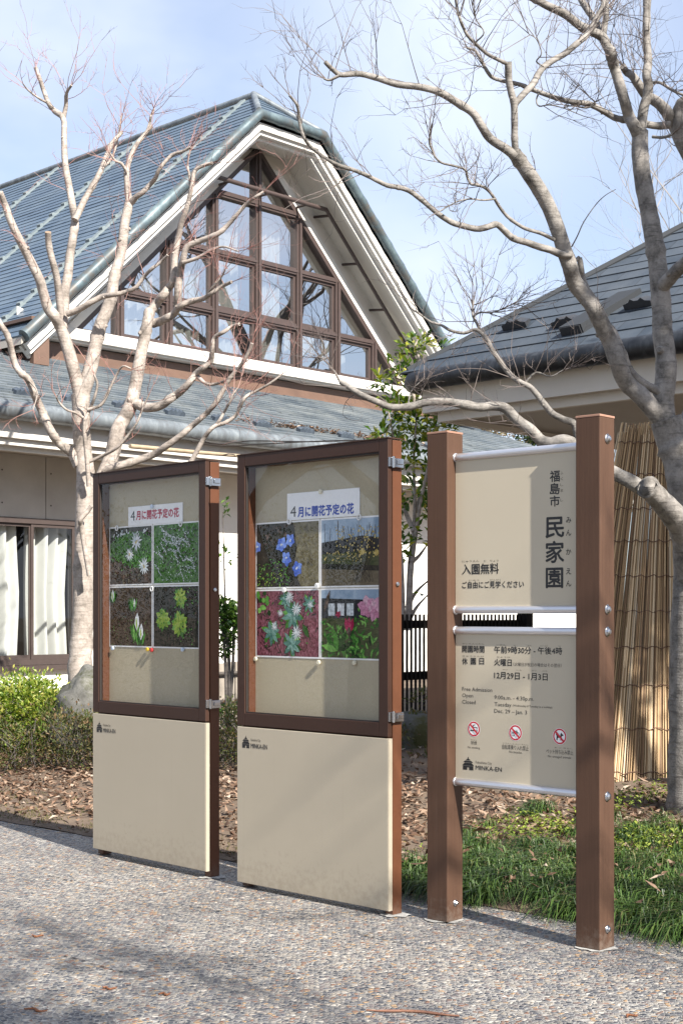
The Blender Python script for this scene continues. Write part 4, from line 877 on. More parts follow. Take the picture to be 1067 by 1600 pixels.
p.done('photo print of three yellow green rosettes on dark soil, bottom right under the red title')
# --- case 2 prints
xa, za2 = local(K2, *z4(122, 485), py_); xm, _ = local(K2, *z4(432, 802), py_); _, zm = local(K2, *z4(122, 803), py_); _, zb = local(K2, *z4(122, 1128), py_); xe = 2 * xm - xa
p = Print(K2, xa, xm - .002, zm + .002, za2, py_, 5)
p.rect(0, 0, 1, 1, 'px_dark'); p.shape([(.72, 0), (1, 0), (1, 1), (.60, 1), (.66, .6), (.60, .3)], 'px_moss'); p.leaves(80, 0, .6, .6, 1, .06, 'px_soil', .6); p.leaves(60, 0, .6, .2, .8, .06, 'px_dark', .5); p.leaves(110, 0, .55, 0, .45, .045, 'px_leaf', .4); p.leaves(40, .0, .45, .0, .35, .035, 'px_yg', .4); p.leaves(60, .6, 1, 0, 1, .03, 'px_litter', .5)
for (a, b, r_) in ((.42, .66, .11), (.56, .72, .095), (.50, .44, .10), (.67, .28, .11), (.02, .64, .09)): p.flower(a, b, r_, 5, 'px_blue', .8, None, 'px_white')
p.done('photo print of four small blue flowers beside a mossy stone, under the blue title')
p = Print(K2, xm + .002, xe, zm + .002, za2, py_, 6)
p.rect(0, 0, 1, 1, 'px_lawn'); p.rect(0, .62, 1, 1, 'px_sky'); p.shape([(0, .48), (1, .52), (1, .68), (.6, .74), (0, .66)], 'px_house'); p.rect(0, 0, 1, .26, 'px_path'); p.shape([(0, .26), (1, .20), (1, .28), (0, .34)], 'px_dark')
for k in range(24):
    a = p.r.uniform(.3, .95); p.line([(.62 + p.r.uniform(-.15, .15), .05), ((a + .6) / 2, .35), (a, p.r.uniform(.5, .95))], .003, 'px_twig')
for k in range(14):
    a = p.r.uniform(0, 1); p.line([(a, .62), (a + p.r.uniform(-.06, .06), p.r.uniform(.8, 1))], .003, 'px_twig')
p.leaves(150, .2, 1, .42, .88, .03, 'px_yellow', .8); p.leaves(50, .05, .6, .36, .5, .026, 'px_yellow', .8)
for (a, b) in ((.62, .5), (.82, .48), (.92, .5)): p.flower(a, b, .05, 7, 'px_yellow', .7)
p.done('photo print of a twiggy yellow blossoming shrub before a dark house under pale sky')
p = Print(K2, xa, xm - .002, zb, zm - .002, py_, 7)
p.rect(0, 0, 1, 1, 'px_pink'); p.leaves(80, 0, 1, 0, 1, .10, 'px_dark', .2); p.leaves(60, 0, 1, 0, 1, .09, 'px_pink', .25); p.leaves(30, .1, .9, .1, .9, .07, 'px_leaf', .35); p.leaves(9, 0, .2, .6, .95, .14, 'px_leaf', .6); p.petal(.75, .5, -1.0, .26, .10, 'px_leaf')
for (a, b, r_) in ((.60, .62, .20), (.25, .36, .17), (.58, .18, .18), (.48, .86, .12), (.85, .8, .12)): p.flower(a, b, r_ * 1.1, 6, 'px_leaf', .4); p.flower(a, b, r_, 7, 'px_leaf_teal', .36); p.flower(a, b, r_ * .55, 6, 'px_leaf_teal', .4)
for (a, b, r_) in ((.66, .72, .10), (.66, .36, .11), (.30, .46, .07), (.55, .9, .09), (.40, .66, .06), (.88, .78, .06)): p.flower(a, b, r_, 16, 'px_white', .12)
p.done('photo print of fluffy white flowers on pinkish debris, lower left under the blue title')
p = Print(K2, xm + .002, xe, zb, zm - .002, py_, 8)
p.rect(0, 0, 1, 1, 'px_lawn'); p.rect(0, .58, 1, 1, 'px_house'); p.shape([(0, .88), (1, .84), (1, 1), (0, 1)], 'px_sky')
for k in range(3): p.rect(.10 + .14 * k, .62, .20 + .14 * k, .80, 'px_white')
p.leaves(70, 0, 1, .3, .6, .08, 'px_lawn', .4); p.leaves(90, 0, .55, 0, .5, .14, 'px_leaf', .26); p.leaves(70, .3, 1, .0, .36, .13, 'px_leaf', .28); p.leaves(30, .5, .9, .45, .7, .08, 'px_leaf', .4)
for an in (2.4, 1.0, .4, 1.8, 2.9): p.petal(.25, .1, an, .34, .10, 'px_leaf')
p.flower(.68, .74, .15, 6, 'px_rose', .75); p.flower(.80, .72, .15, 6, 'px_rose', .75); p.flower(.74, .78, .09, 6, 'px_rose', .7)
for an in (1.2, 1.57, 1.9): p.petal(.42, .36, an, .24, .10, 'px_red')
p.petal(.42, .30, 1.57, .16, .09, 'px_soil'); p.flower(.26, .64, .05, 5, 'px_red', .7); p.petal(.04, .66, 1.2, .36, .08, 'px_soil')
p.done('photo print of pink rhododendron and a red bud before a dark house')
def place_like(o, root): o.location = root.location; o.rotation_euler = root.rotation_euler
def title(root, zf, px0, px1, pyt, pyb, txt, mat, lab):
    mb = MB(); y = py_ - .0022
    x0, z1 = local(root, *zf(px0, pyt), y); x1, z0 = local(root, *zf(px1, pyb), y); _, z0 = local(root, *zf(px0, pyb), y)
    mb.box(x0, x1, y, y + .0008, z0, z1, 0)
    for s, a0, a1, b0, b1, mi, bo in txt:
        fit = local(root, *zf(a0, b0), y); f2 = local(root, *zf(a1, b0), y); f3 = local(root, *zf(a0, b1), y); text_fit(mb, s, fit[0], f2[0], fit[1], f3[1], y - .0005, mi, bo)
    o = mb.build('title_strip', ['white_print', 'black', mat], None, local=True); place_like(o, root); tag(o, lab, 'paper strip')
M['title_red'] = pmat('title_red', (.42, .02, .06), None, 30, .5); M['title_blue'] = pmat('title_blue', (.015, .055, .36), None, 30, .5)
title(K1, z2, 210, 506, 322, 424, [('4', 223, 247, 396, 342, 1, 0), ('月に開花予定の花', 254, 485, 392, 343, 2, .0022)], 'title_red', 'white paper strip with red Japanese title pinned above the flower photos')
title(K2, z4, 273, 622, 343, 472, [('4', 288, 316, 455, 402, 1, 0), ('月に開花予定の花', 325, 593, 456, 407, 2, .0022)], 'title_blue', 'white paper strip with blue Japanese title pinned above the flower photos')
def pin(root, zf, x, y_, mat, lab, ring=False, r=.012):
    cx, cz = local(root, *zf(x, y_), py_ - .003); yy = py_ - .0032; mb = MB(); n = 14
    if ring:
        pts = [(cx + r * math.cos(2 * math.pi * k / n), yy - .003, cz + r * 1.1 * math.sin(2 * math.pi * k / n)) for k in range(n + 1)]; mb.tube(pts, .0035, 6, cap=False)
    else:
        mb.tube([(cx, yy, cz), (cx, yy - .003, cz), (cx, yy - .009, cz), (cx, yy - .012, cz)], [r * .8, r, r, r * .75], n)
    o = mb.build('pin', mat, None, local=True, smooth=False); place_like(o, root); tag(o, lab, 'pin', 'pins holding the papers')
pin(K1, z2, 343, 318, 'pin_blue', 'pale blue round pin above the red title')
pin(K1, z2, 150, 436, 'pin_white', 'white ring pin at the top left photo of the red titled case', True)
pin(K1, z2, 496, 412, 'pin_white', 'white ring pin at the right end of the red title strip', True)
pin(K1, z2, 340, 766, 'pin_white', 'white ring pin where the four photos of the red titled case meet', True)
pin(K1, z2, 130, 1089, 'pin_blue', 'pale blue pin at the bottom left corner below the white spathe photo')
pin(K1, z2, 318, 1095, 'pin_yellow', 'yellow round pin beside a red one below the photos')
pin(K1, z2, 341, 1099, 'pin_red', 'red round pin beside a yellow one below the photos')
pin(K1, z2, 510, 1096, 'pin_blue', 'pale blue pin below the yellow green rosette photo')
pin(K2, z4, 437, 333, 'pin_cream', 'cream round pin above the blue title')
pin(K2, z4, 284, 476, 'pin_white', 'white ring pin at the left end of the blue title strip', True)
pin(K2, z4, 620, 455, 'pin_white', 'white ring pin at the right end of the blue title strip', True)
pin(K2, z4, 420, 787, 'pin_white', 'white round pin where the four photos of the blue titled case meet', False, .015)
pin(K2, z4, 262, 807, 'pin_white', 'white round pin between the blue flower photo and the pinkish debris photo', False, .013)
pin(K2, z4, 125, 1138, 'pin_cream', 'cream pin at the bottom left corner of the pinkish debris photo')
pin(K2, z4, 428, 1155, 'pin_cream', 'cream pin at the bottom between the pinkish debris photo and the rhododendron photo')
pin(K2, z4, 600, 1157, 'pin_cream', 'cream pin below the rhododendron photo')

# ------------------------------------------------------------------ trees
class Tree:
    def __init__(s, seed): s.t = MB(); s.w = MB(); s.r = random.Random(seed); s.sc = 1.0; s.many = 1.0
    def limb(s, pts, rad, n=8, cut=False, twigs=0, tl=(.3, .8), start=.3, up=.25, depth=2, tw=.004):
        s.t.tube(pts, rad, n, True, 0, 1 if cut else 0)
        L_ = len(pts)
        for _ in range(int(twigs * s.many)):
            i = min(L_ - 2, int(lerp(start, 1, s.r.random()) * (L_ - 1))); p = pts[i].lerp(pts[i + 1], s.r.random()); d = (pts[i + 1] - pts[i]).normalized()
            s.twig(p, d, s.r.uniform(*tl), tw, depth, up)
        if not cut:
            for _ in range(2 if twigs else 0): s.twig(pts[-1], (pts[-1] - pts[-2]).normalized(), s.r.uniform(*tl), tw, depth, up, .35)
    def twig(s, p, d, l, r, depth, up=.25, spread=1.0):
        rv = V((s.r.gauss(0, 1), s.r.gauss(0, 1), s.r.gauss(0, 1))).normalized()
        d = (d * .7 + rv * spread * .8 + V((0, 0, up))).normalized(); n = 4; pts = [p]; q = p
        for k in range(n):
            d = (d + V((s.r.gauss(0, .16), s.r.gauss(0, .16), s.r.gauss(0, .16) + .04))).normalized(); q = q + d * (l / n); pts.append(q)
        s.w.tube(pts, [lerp(r, r * .35, k / n) for k in range(n + 1)], 3, False)
        if depth > 0:
            for k in range(s.r.randint(2, 4)):
                i = s.r.randint(1, n); s.twig(pts[i], d, l * s.r.uniform(.3, .6), r * .55, depth - 1, up * .6, .8)
    def px(s, pts, Y0, Y1, r0, r1, n=8, wob=.05, **k):
        m = len(pts); q = []; r0, r1 = r0 * s.sc, r1 * s.sc
        for i, pt in enumerate(pts):
            Y = lerp(Y0, Y1, i / (m - 1)) + (s.r.uniform(-wob, wob) * Y * .06 if 0 < i < m - 1 else 0); q.append(P(pt[0], pt[1], Y))
        c = catmull(q, 4); k_ = len(c)
        rad = [lerp(r0, r1, (i / (k_ - 1)) ** .9) / F * c[i].y * (1 + s.r.uniform(-.035, .035) + (s.r.uniform(.08, .18) if s.r.random() < .05 and k_ > 12 else 0)) for i in range(k_)]
        if k_ > 12:
            for _ in range(int(k_ / 14)):   # pruning knots
                i = s.r.randint(2, k_ - 2); d = V((s.r.gauss(0, 1), s.r.gauss(0, 1), s.r.gauss(0, .6))).normalized(); s.t.tube([c[i], c[i] + d * rad[i] * 1.12, c[i] + d * rad[i] * 1.35], [rad[i] * .55, rad[i] * .40, rad[i] * .28], 7, True, 0, 0)
        s.limb(c, rad, n, **k); return c
    def done(s, name, label, loc, bark_, twig_, cat='tree', group=None):
        o = thing(name, label, cat, loc, 0, group)
        s.t.build('trunk', [bark_, 'cut_wood', 'rubber_hole_black'], o, smooth=True)
        if s.w.f: s.w.build('twigs', twig_, o)
        return o
T = Tree(21); T.sc = .84; k = dict(twigs=7, tl=(.2, .65), tw=.0036, depth=2, up=.12); Yt = 14.0
T.px([(122, 1120), (124, 1059), (128, 990), (130, 927), (132, 850), (133, 790), (134, 734)], Yt, Yt, 22, 17, 12)
T.px([(134, 740), (129, 700), (127, 665), (126, 618)], Yt, Yt, 17, 16, 12)
T.px([(126, 622), (116, 582), (105, 541), (94, 511), (84, 492), (75, 481), (66, 451), (61, 434), (44, 400), (30, 373), (17, 345), (8, 320), (0, 300)], Yt, Yt - .6, 13, 6, 9, **k)
T.px([(97, 512), (100, 480), (101, 455), (106, 430), (109, 399), (114, 370), (117, 343), (113, 320), (109, 297), (104, 270), (101, 247), (100, 215), (99, 185), (86, 173), (76, 161), (68, 140), (62, 122), (56, 105)], Yt, Yt + .5, 10, 3.5, 9, **k)
T.px([(98, 188), (103, 165), (104, 145), (112, 132)], Yt + .4, Yt + .2, 5, 2.5, 6, twigs=5, tl=(.2, .6), depth=2)
T.px([(76, 161), (60, 152), (44, 140), (36, 130)], Yt + .4, Yt + .2, 2.5, 1.2, 5, twigs=3, tl=(.2, .4), depth=1)
T.px([(96, 500), (92, 460), (88, 430), (80, 400), (76, 380), (75, 362)], Yt, Yt - .3, 7, 6, 8, cut=True)
T.px([(117, 343), (126, 325), (132, 312), (145, 290), (157, 267), (168, 240), (174, 225), (190, 206)], Yt + .1, Yt + .4, 7, 4, 7, **k)
T.px([(160, 262), (172, 250), (180, 232), (186, 205), (190, 180)], Yt + .3, Yt + .5, 3, 1.5, 5, twigs=5, tl=(.2, .6))
T.px([(105, 490), (125, 482), (142, 472), (160, 463), (177, 460), (195, 456), (212, 449), (225, 432), (238, 419), (250, 410), (262, 398)], Yt - .05, Yt - .5, 6.5, 2.5, 7, **k)
T.px([(126, 625), (135, 597), (144, 564), (152, 526), (158, 505), (165, 489), (174, 462), (177, 440), (182, 420), (187, 404), (192, 375), (195, 348), (199, 330), (202, 312)], Yt, Yt + .3, 14, 8, 10, twigs=5, tl=(.2, .7))
T.px([(202, 316), (199, 290), (198, 267), (204, 245), (213, 226), (224, 212), (237, 196)], Yt + .3, Yt + .6, 6.5, 3.5, 7, **k)
T.px([(228, 210), (234, 192), (236, 180), (241, 170)], Yt + .6, Yt + .7, 3.5, 2, 6, twigs=7, tl=(.2, .6))
T.px([(198, 268), (190, 255), (180, 250), (170, 236)], Yt + .3, Yt + .2, 3.5, 1.5, 6, twigs=4, tl=(.2, .5))
T.px([(202, 320), (212, 308), (223, 300), (236, 286), (243, 277), (250, 262), (268, 242), (285, 236), (298, 229)], Yt + .3, Yt - .1, 6, 2.5, 7, **k)
T.px([(133, 830), (145, 790), (156, 755), (166, 735), (176, 708), (184, 672), (193, 655), (202, 639), (207, 622), (210, 609), (217, 571), (221, 548), (226, 526), (230, 505), (234, 485)], Yt + .05, Yt + .5, 16, 10, 11, twigs=3, tl=(.2, .5))
T.px([(234, 488), (246, 472), (256, 460), (263, 450), (270, 440), (272, 415), (274, 394), (279, 370), (283, 348), (290, 330), (295, 312), (300, 290), (304, 267), (318, 258), (332, 254)], Yt + .5, Yt + .2, 9, 3, 8, **k)
T.px([(298, 300), (296, 275), (293, 255), (297, 235)], Yt + .3, Yt + .3, 3, 1.5, 5, twigs=5, tl=(.2, .5))
T.px([(238, 505), (250, 502), (262, 496), (272, 490), (281, 478), (300, 470), (318, 466), (330, 458), (345, 448), (362, 440)], Yt + .5, Yt - .2, 9, 3, 8, **k)
T.px([(278, 480), (278, 455), (281, 430), (286, 405), (293, 385), (318, 374), (340, 365), (354, 353), (370, 335), (385, 318), (398, 308), (412, 299)], Yt + .4, Yt - .2, 8, 2.5, 8, **k)
T.px([(320, 466), (332, 448), (346, 432), (352, 420)], Yt, Yt - .2, 3, 1.5, 5, twigs=6, tl=(.2, .5))
T.px([(286, 410), (310, 402), (330, 390), (350, 385), (372, 392)], Yt + .2, Yt - .2, 4, 1.5, 6, **k)
T.px([(164, 735), (185, 728), (210, 721), (240, 710), (258, 698), (274, 687), (288, 676), (300, 665), (312, 655), (322, 646), (335, 632), (345, 616), (353, 602), (360, 590), (370, 578), (379, 567), (388, 550), (394, 536)], Yt + .05, Yt - .6, 8, 3, 8, **k)
T.px([(212, 629), (226, 636), (242, 636), (254, 632), (264, 624), (275, 617), (287, 607), (297, 596), (306, 584), (318, 574), (329, 563), (332, 545), (335, 528), (350, 518), (362, 510), (374, 506)], Yt + .2, Yt - .3, 10, 3, 8, **k)
T.px([(306, 585), (320, 598), (335, 600), (350, 595), (362, 588)], Yt, Yt - .3, 4, 2, 6, **k)
T.px([(294, 730), (308, 704), (319, 684), (328, 672), (337, 665), (352, 660), (367, 650), (375, 636), (382, 622), (391, 615), (402, 610), (420, 600), (440, 585)], Yt - .5, Yt - .8, 5, 2, 7, **k)
T.px([(336, 666), (344, 655), (350, 644), (358, 630), (364, 616), (372, 606)], Yt - .6, Yt - .7, 3.5, 1.5, 6, **k)
T.px([(122, 728), (112, 708), (101, 699), (90, 690), (82, 678), (74, 662), (67, 646), (59, 628), (52, 612), (48, 600), (42, 590), (32, 582), (24, 570), (19, 552), (15, 534), (10, 520), (2, 508), (-8, 490)], Yt, Yt - .5, 9.5, 5, 9, **k)
T.px([(45, 594), (58, 612), (52, 640)], Yt - .3, Yt - .4, 2, 1, 5, twigs=3, tl=(.2, .4))
T.px([(139, 760), (136, 720), (133, 690), (132, 660), (140, 640), (148, 620), (152, 600), (147, 585)], Yt - .2, Yt - .4, 5, 2, 6, twigs=3, tl=(.15, .4))
T.px([(138, 640), (158, 632), (170, 610), (182, 585), (192, 572), (205, 576)], Yt - .3, Yt - .5, 3.5, 1.5, 6, twigs=4, tl=(.15, .4))
T.px([(134, 655), (118, 645), (104, 640), (92, 628), (88, 620)], Yt - .2, Yt - .4, 3, 1.5, 6, twigs=3, tl=(.15, .4))
T.px([(138, 722), (160, 712), (182, 700), (200, 680), (214, 660), (222, 640), (232, 618)], Yt - .2, Yt - .5, 3.5, 1.5, 6, twigs=4, tl=(.15, .4))
T.px([(140, 900), (128, 830), (126, 812), (136, 800), (143, 790)], Yt - .25, Yt - .28, 5, 4, 7)
T.done('maple_tree', 'pale barked pruned maple with reddish twigs behind the farther notice case', P(124, 1120, Yt), 'bark_pale', 'twig_red')

T = Tree(5); T.sc = .70; T.many = 1.35; k = dict(twigs=9, tl=(.2, .6), tw=.0032, depth=2); Yr = 8.7
tw0 = dict(tl=(.2, .5), tw=.003)
base = [(1084, 1300), (1080, 1240), (1080, 1150), (1080, 1050), (1082, 950), (1083, 880), (1080, 810), (1072, 760), (1062, 715), (1050, 685), (1040, 655)]
T.px(base, Yr, Yr, 55, 35, 14, wob=.02)
T.px([(1052, 690), (1075, 660), (1090, 600), (1100, 520)], Yr + .05, Yr + .5, 22, 18, 10, wob=.02)
T.px([(1040, 665), (1005, 622), (978, 597), (965, 565), (954, 535), (940, 506), (926, 478), (911, 458), (897, 440), (890, 415), (882, 392), (871, 357), (857, 322), (842, 295), (827, 272), (815, 255), (804, 239)], Yr, Yr - .5, 20, 16, 12, wob=.04, twigs=4, tl=(.1, .3))
T.px([(806, 244), (790, 232), (766, 216), (752, 196), (739, 176), (715, 160), (686, 143), (655, 135), (620, 131), (592, 122), (565, 115), (548, 115), (532, 116), (520, 108), (508, 96)], Yr - .5, Yr - .9, 11, 5, 9, **k)
T.px([(532, 116), (515, 124), (506, 122)], Yr - .9, Yr - .9, 4, 2, 5, twigs=5, tl=(.1, .4), tw=.003)
T.px([(806, 244), (804, 215), (804, 190), (803, 161), (799, 145), (795, 125), (794, 96)], Yr - .5, Yr - .6, 8, 8, 9, cut=True)
T.px([(803, 163), (818, 146), (832, 131), (841, 115), (850, 103), (866, 92), (882, 83), (900, 68), (917, 53), (930, 32), (942, 10), (948, -20)], Yr - .5, Yr - .2, 7.5, 7, 8, **k)
T.px([(795, 100), (778, 92), (761, 83), (745, 69), (731, 55), (724, 42), (719, 30), (714, 12), (711, -10)], Yr - .6, Yr - .8, 4.5, 3, 7, **k)
T.px([(850, 103), (838, 95), (846, 82), (838, 60), (826, 52)], Yr - .5, Yr - .6, 2, 1, 5, twigs=5, **tw0)
T.px([(742, 66), (756, 50), (744, 30), (738, 8)], Yr - .7, Yr - .8, 2, 1.2, 5, twigs=4, **tw0)
T.px([(892, 397), (877, 397), (860, 390), (842, 385), (822, 378), (802, 372), (788, 360), (776, 350), (762, 354), (746, 357), (726, 353), (706, 347), (688, 336), (671, 322), (654, 308), (638, 297), (622, 292), (605, 289), (588, 281), (570, 272), (550, 264), (530, 258), (508, 246), (486, 229), (476, 216), (471, 204), (467, 185), (466, 171), (462, 160), (452, 148)], Yr - .35, Yr - 1.1, 9, 3, 8, wob=.03, twigs=12, tl=(.15, .5), tw=.003, depth=2)
T.px([(866, 374), (845, 364), (822, 357), (806, 348), (792, 337), (780, 322), (771, 307), (764, 298), (756, 292), (745, 288), (736, 287), (730, 276), (726, 264), (708, 258), (691, 254), (681, 246), (676, 236), (671, 224), (671, 214)], Yr - .35, Yr - .8, 4.5, 2, 7, twigs=16, tl=(.12, .4), tw=.003, depth=2)
T.px([(774, 310), (755, 312), (735, 310), (715, 314), (700, 322), (685, 330)], Yr - .5, Yr - .8, 2.5, 1.2, 5, twigs=8, tl=(.12, .35), tw=.003)
T.px([(905, 402), (908, 420), (910, 433), (918, 455), (928, 478), (942, 500), (958, 518), (970, 545), (985, 580), (1007, 600), (1028, 611), (1042, 628)], Yr - .15, Yr, 6, 10, 9, cut=True)
T.px([(905, 402), (898, 406), (895, 398)], Yr - .15, Yr - .2, 5, 4, 7)
T.px([(893, 385), (902, 368), (912, 346), (930, 320), (945, 305), (962, 295)], Yr - .4, Yr - .6, 1.8, .8, 5)
T.px([(1040, 668), (1036, 630), (1040, 590), (1040, 559), (1035, 520), (1034, 487), (1031, 448), (1026, 403), (1020, 365), (1013, 327), (1005, 285), (1000, 242), (1000, 205)], Yr, Yr + .2, 25, 18, 13, wob=.03)
T.px([(1031, 452), (1045, 436), (1060, 420), (1076, 405), (1090, 380)], Yr + .1, Yr - .2, 17, 14, 10, wob=.02)
T.px([(999, 215), (990, 195), (983, 182), (976, 158), (968, 131), (960, 105), (953, 81), (947, 68), (940, 56), (924, 48), (907, 40), (892, 28), (877, 18), (855, 8), (837, -2), (815, -12)], Yr + .2, Yr - .1, 14, 8, 10, **k)
T.px([(943, 62), (936, 45), (928, 28), (916, 12), (904, -8)], Yr + .15, Yr + .3, 9, 7, 8, **k)
T.px([(1000, 215), (1005, 171), (1011, 150), (1013, 132), (1010, 116), (1012, 100), (1012, 86), (1010, 62), (1010, 40), (1011, -10)], Yr + .2, Yr + .3, 12, 8, 10, **k)
T.px([(942, 58), (944, 40), (947, 20), (946, -8)], Yr + .1, Yr + .1, 8, 6, 8, **k)
T.px([(1085, 255), (1066, 224), (1054, 196), (1043, 176), (1028, 160), (1010, 148), (998, 132), (988, 118), (978, 111), (973, 102)], Yr + .6, Yr + .4, 17, 7, 10, **k)
T.px([(1064, 222), (1060, 190), (1060, 170), (1072, 155), (1090, 150)], Yr + .55, Yr + .5, 14, 12, 10, wob=.02)
T.px([(1046, 194), (1030, 196), (1013, 194), (993, 190), (973, 186), (960, 183), (948, 176), (932, 167), (917, 161), (900, 159), (882, 156), (862, 150), (842, 143), (826, 137), (812, 131), (792, 127), (771, 121), (762, 112), (756, 101), (750, 90), (742, 78), (730, 74)], Yr + .5, Yr + .2, 9, 3, 8, twigs=16, tl=(.15, .5), tw=.003, depth=2)
T.px([(884, 157), (896, 163), (916, 168), (930, 160), (920, 150)], Yr + .4, Yr + .3, 2.5, 1, 5, twigs=4, **tw0)
T.px([(842, 143), (838, 155), (842, 165), (858, 163), (880, 168), (900, 176)], Yr + .3, Yr, 2.2, 1, 5, twigs=7, **tw0)
T.px([(1011, 130), (1030, 128), (1050, 140), (1068, 148)], Yr + .3, Yr + .1, 4, 3, 6, **k)
T.px([(1020, 213), (1035, 214), (1050, 210)], Yr + .4, Yr + .2, 4, 3, 6, twigs=3, **tw0)
# low branches leaving behind the sign
T.px([(1084, 900), (1074, 850), (1064, 822), (1048, 800), (1030, 780), (1013, 762)], Yr - .05, Yr - .45, 36, 23, 12, wob=.02, cut=True)
e_ = P(1013, 762, Yr - .45); e0 = P(1022, 770, Yr - .40); d_ = (e_ - e0).normalized(); rr_ = 17 / F * e_.y
T.t.tube([e_ - d_ * .01, e_ + d_ * .012, e_ + d_ * .018, e_ + d_ * .010], [rr_ * 1.08, rr_ * 1.10, rr_ * .9, rr_ * .62], 14, True, 0, 2)  # black end cap paints the shade inside the hollow stub
T.px([(1022, 772), (1005, 765), (985, 752), (965, 742), (940, 728), (918, 712), (900, 695), (880, 688), (862, 692), (845, 688), (830, 672), (808, 656), (790, 638), (772, 634), (750, 636), (725, 632), (700, 628), (670, 628), (640, 635), (612, 636), (590, 628), (565, 617), (545, 604), (532, 596)], Yr - .35, Yr - .1, 18, 6, 10, wob=.03, twigs=14, tl=(.12, .4), tw=.003, depth=2)
T.px([(905, 700), (898, 664), (880, 655), (862, 645), (848, 628), (830, 606), (815, 598), (800, 588), (785, 570), (770, 548), (762, 532), (745, 515), (725, 520), (704, 516), (690, 508), (672, 502), (655, 490), (640, 480)], Yr - .3, Yr, 9, 2, 8, wob=.03, twigs=14, tl=(.12, .45), tw=.003, depth=2)
T.px([(768, 545), (755, 525), (745, 505), (738, 490), (740, 470)], Yr - .1, Yr, 4.5, 2, 6, **k)
T.px([(738, 495), (750, 488), (768, 488), (790, 480), (808, 470)], Yr - .1, Yr - .1, 2.5, 1, 5, twigs=10, tl=(.12, .4), tw=.003)
T.px([(532, 598), (522, 580), (510, 566), (498, 556)], Yr - .1, Yr - .1, 3, 1.2, 5, twigs=6, tl=(.1, .35), tw=.003)
T.px([(822, 596), (838, 582), (860, 588), (880, 578)], Yr - .2, Yr - .3, 3, 1.5, 5, twigs=6, tl=(.1, .35), tw=.003)
T.px([(637, 636), (642, 612), (655, 598), (668, 590)], Yr - .1, Yr - .1, 2, 1, 5, twigs=5, tl=(.1, .3), tw=.003)
o = T.done('maple_tree', 'large grey maple with arching bare limbs rising behind the two board sign', P(1078, 1290, Yr), 'bark_grey', 'twig_grey')

# generic bare trees
def grow(T, p, d, l, r, depth, minr=.006, spread=.55, n=5):
    pts = [p]; q = p
    for k in range(n):
        d = (d + V((T.r.gauss(0, .11), T.r.gauss(0, .11), T.r.gauss(0, .07) + .035))).normalized(); q = q + d * (l / n); pts.append(q)
    (T.t if r > .012 else T.w).tube(pts, [lerp(r, r * .62, i / n) for i in range(n + 1)], 7 if r > .03 else (4 if r > .012 else 3), False)
    if depth <= 0: return
    kids = 2 if T.r.random() < .35 else 3
    for _ in range(kids):
        nd = (d + V((T.r.gauss(0, 1), T.r.gauss(0, 1), T.r.gauss(0, .6))).normalized() * T.r.uniform(.5, 1.1) * spread * 1.5).normalized()
        i = n if _ == 0 else T.r.randint(2, n); grow(T, pts[i], nd, l * T.r.uniform(.62, .84), r * (.62 if _ == 0 else T.r.uniform(.38, .55)), depth - 1, minr, spread, n)
def bare_tree(label, loc, seed, h=2.4, r=.16, depth=6, bark_='bark_far', twig_='twig_far', group=None, spread=.55, lean=(0, 0)):
    T = Tree(seed); loc = V(loc); grow(T, loc, V((lean[0], lean[1], 1)).normalized(), h, r, depth, spread=spread)
    return T.done('bare_tree', label, loc, bark_, twig_, 'tree', group)
bare_tree('thin bare tree with fine grey twigs beyond the right tree, above the pavilion roof', (3.9, 15.6, .3), 8, 2.6, .10, 7, spread=.5, lean=(-.12, 0))
bt0 = None
def copy_tree(root, loc, rz, label, scale=1.0):
    r_ = root.copy(); COL.objects.link(r_); r_.location = loc; r_.rotation_euler = (0, 0, rz); r_.scale = (scale,) * 3; r_['label'] = label
    for ch in list(root.children):
        c = ch.copy(); COL.objects.link(c); c.parent = r_
    return r_
bare_tree('bare tree with bluish grey twigs rising behind the right hand limbs of the grey maple', (5.6, 16.5, .3), 12, 3.0, .12, 7, spread=.55, lean=(-.2, -.05))
gname = 'bare trees around the forecourt'
bt = bare_tree('broad bare tree standing south of the forecourt behind the viewer', (6.3, -1.3, 0), 31, 3.0, .22, 7, 'bark_dark', 'twig_grey', gname, .6)
copy_tree(bt, (8.0, -3.2, 0), 2.1, 'second bare tree south of the forecourt, nearer the pavement', 1.0)
copy_tree(bt, (10.5, -6.0, 0), 4.0, 'bare tree farthest south east of the forecourt', 1.25)
copy_tree(bt, (2.2, -6.6, 0), 1.0, 'bare tree at the far south end of the pavement', 1.2)
copy_tree(bt, (-7.0, 7.25, .02), .4, 'bare tree west of the notice cases seen in their glass', .95)
copy_tree(bt, (-8.6, 6.35, .02), 3.2, 'second bare tree west of the notice cases seen in their glass', 1.1)
copy_tree(bt, (-6.4, 8.35, .02), 5.1, 'third bare tree west of the notice cases seen in their glass', .8)
copy_tree(bt, (20.0, 25.2, .3), 2.7, 'bare tree east of the building mirrored in the gable window', 2.1)
copy_tree(bt, (22.5, 22.8, .3), 5.5, 'second bare tree east of the building mirrored in the gable window', 2.0)
copy_tree(bt, (21.0, 28.2, .3), .9, 'third bare tree east of the building mirrored in the gable window', 1.9)
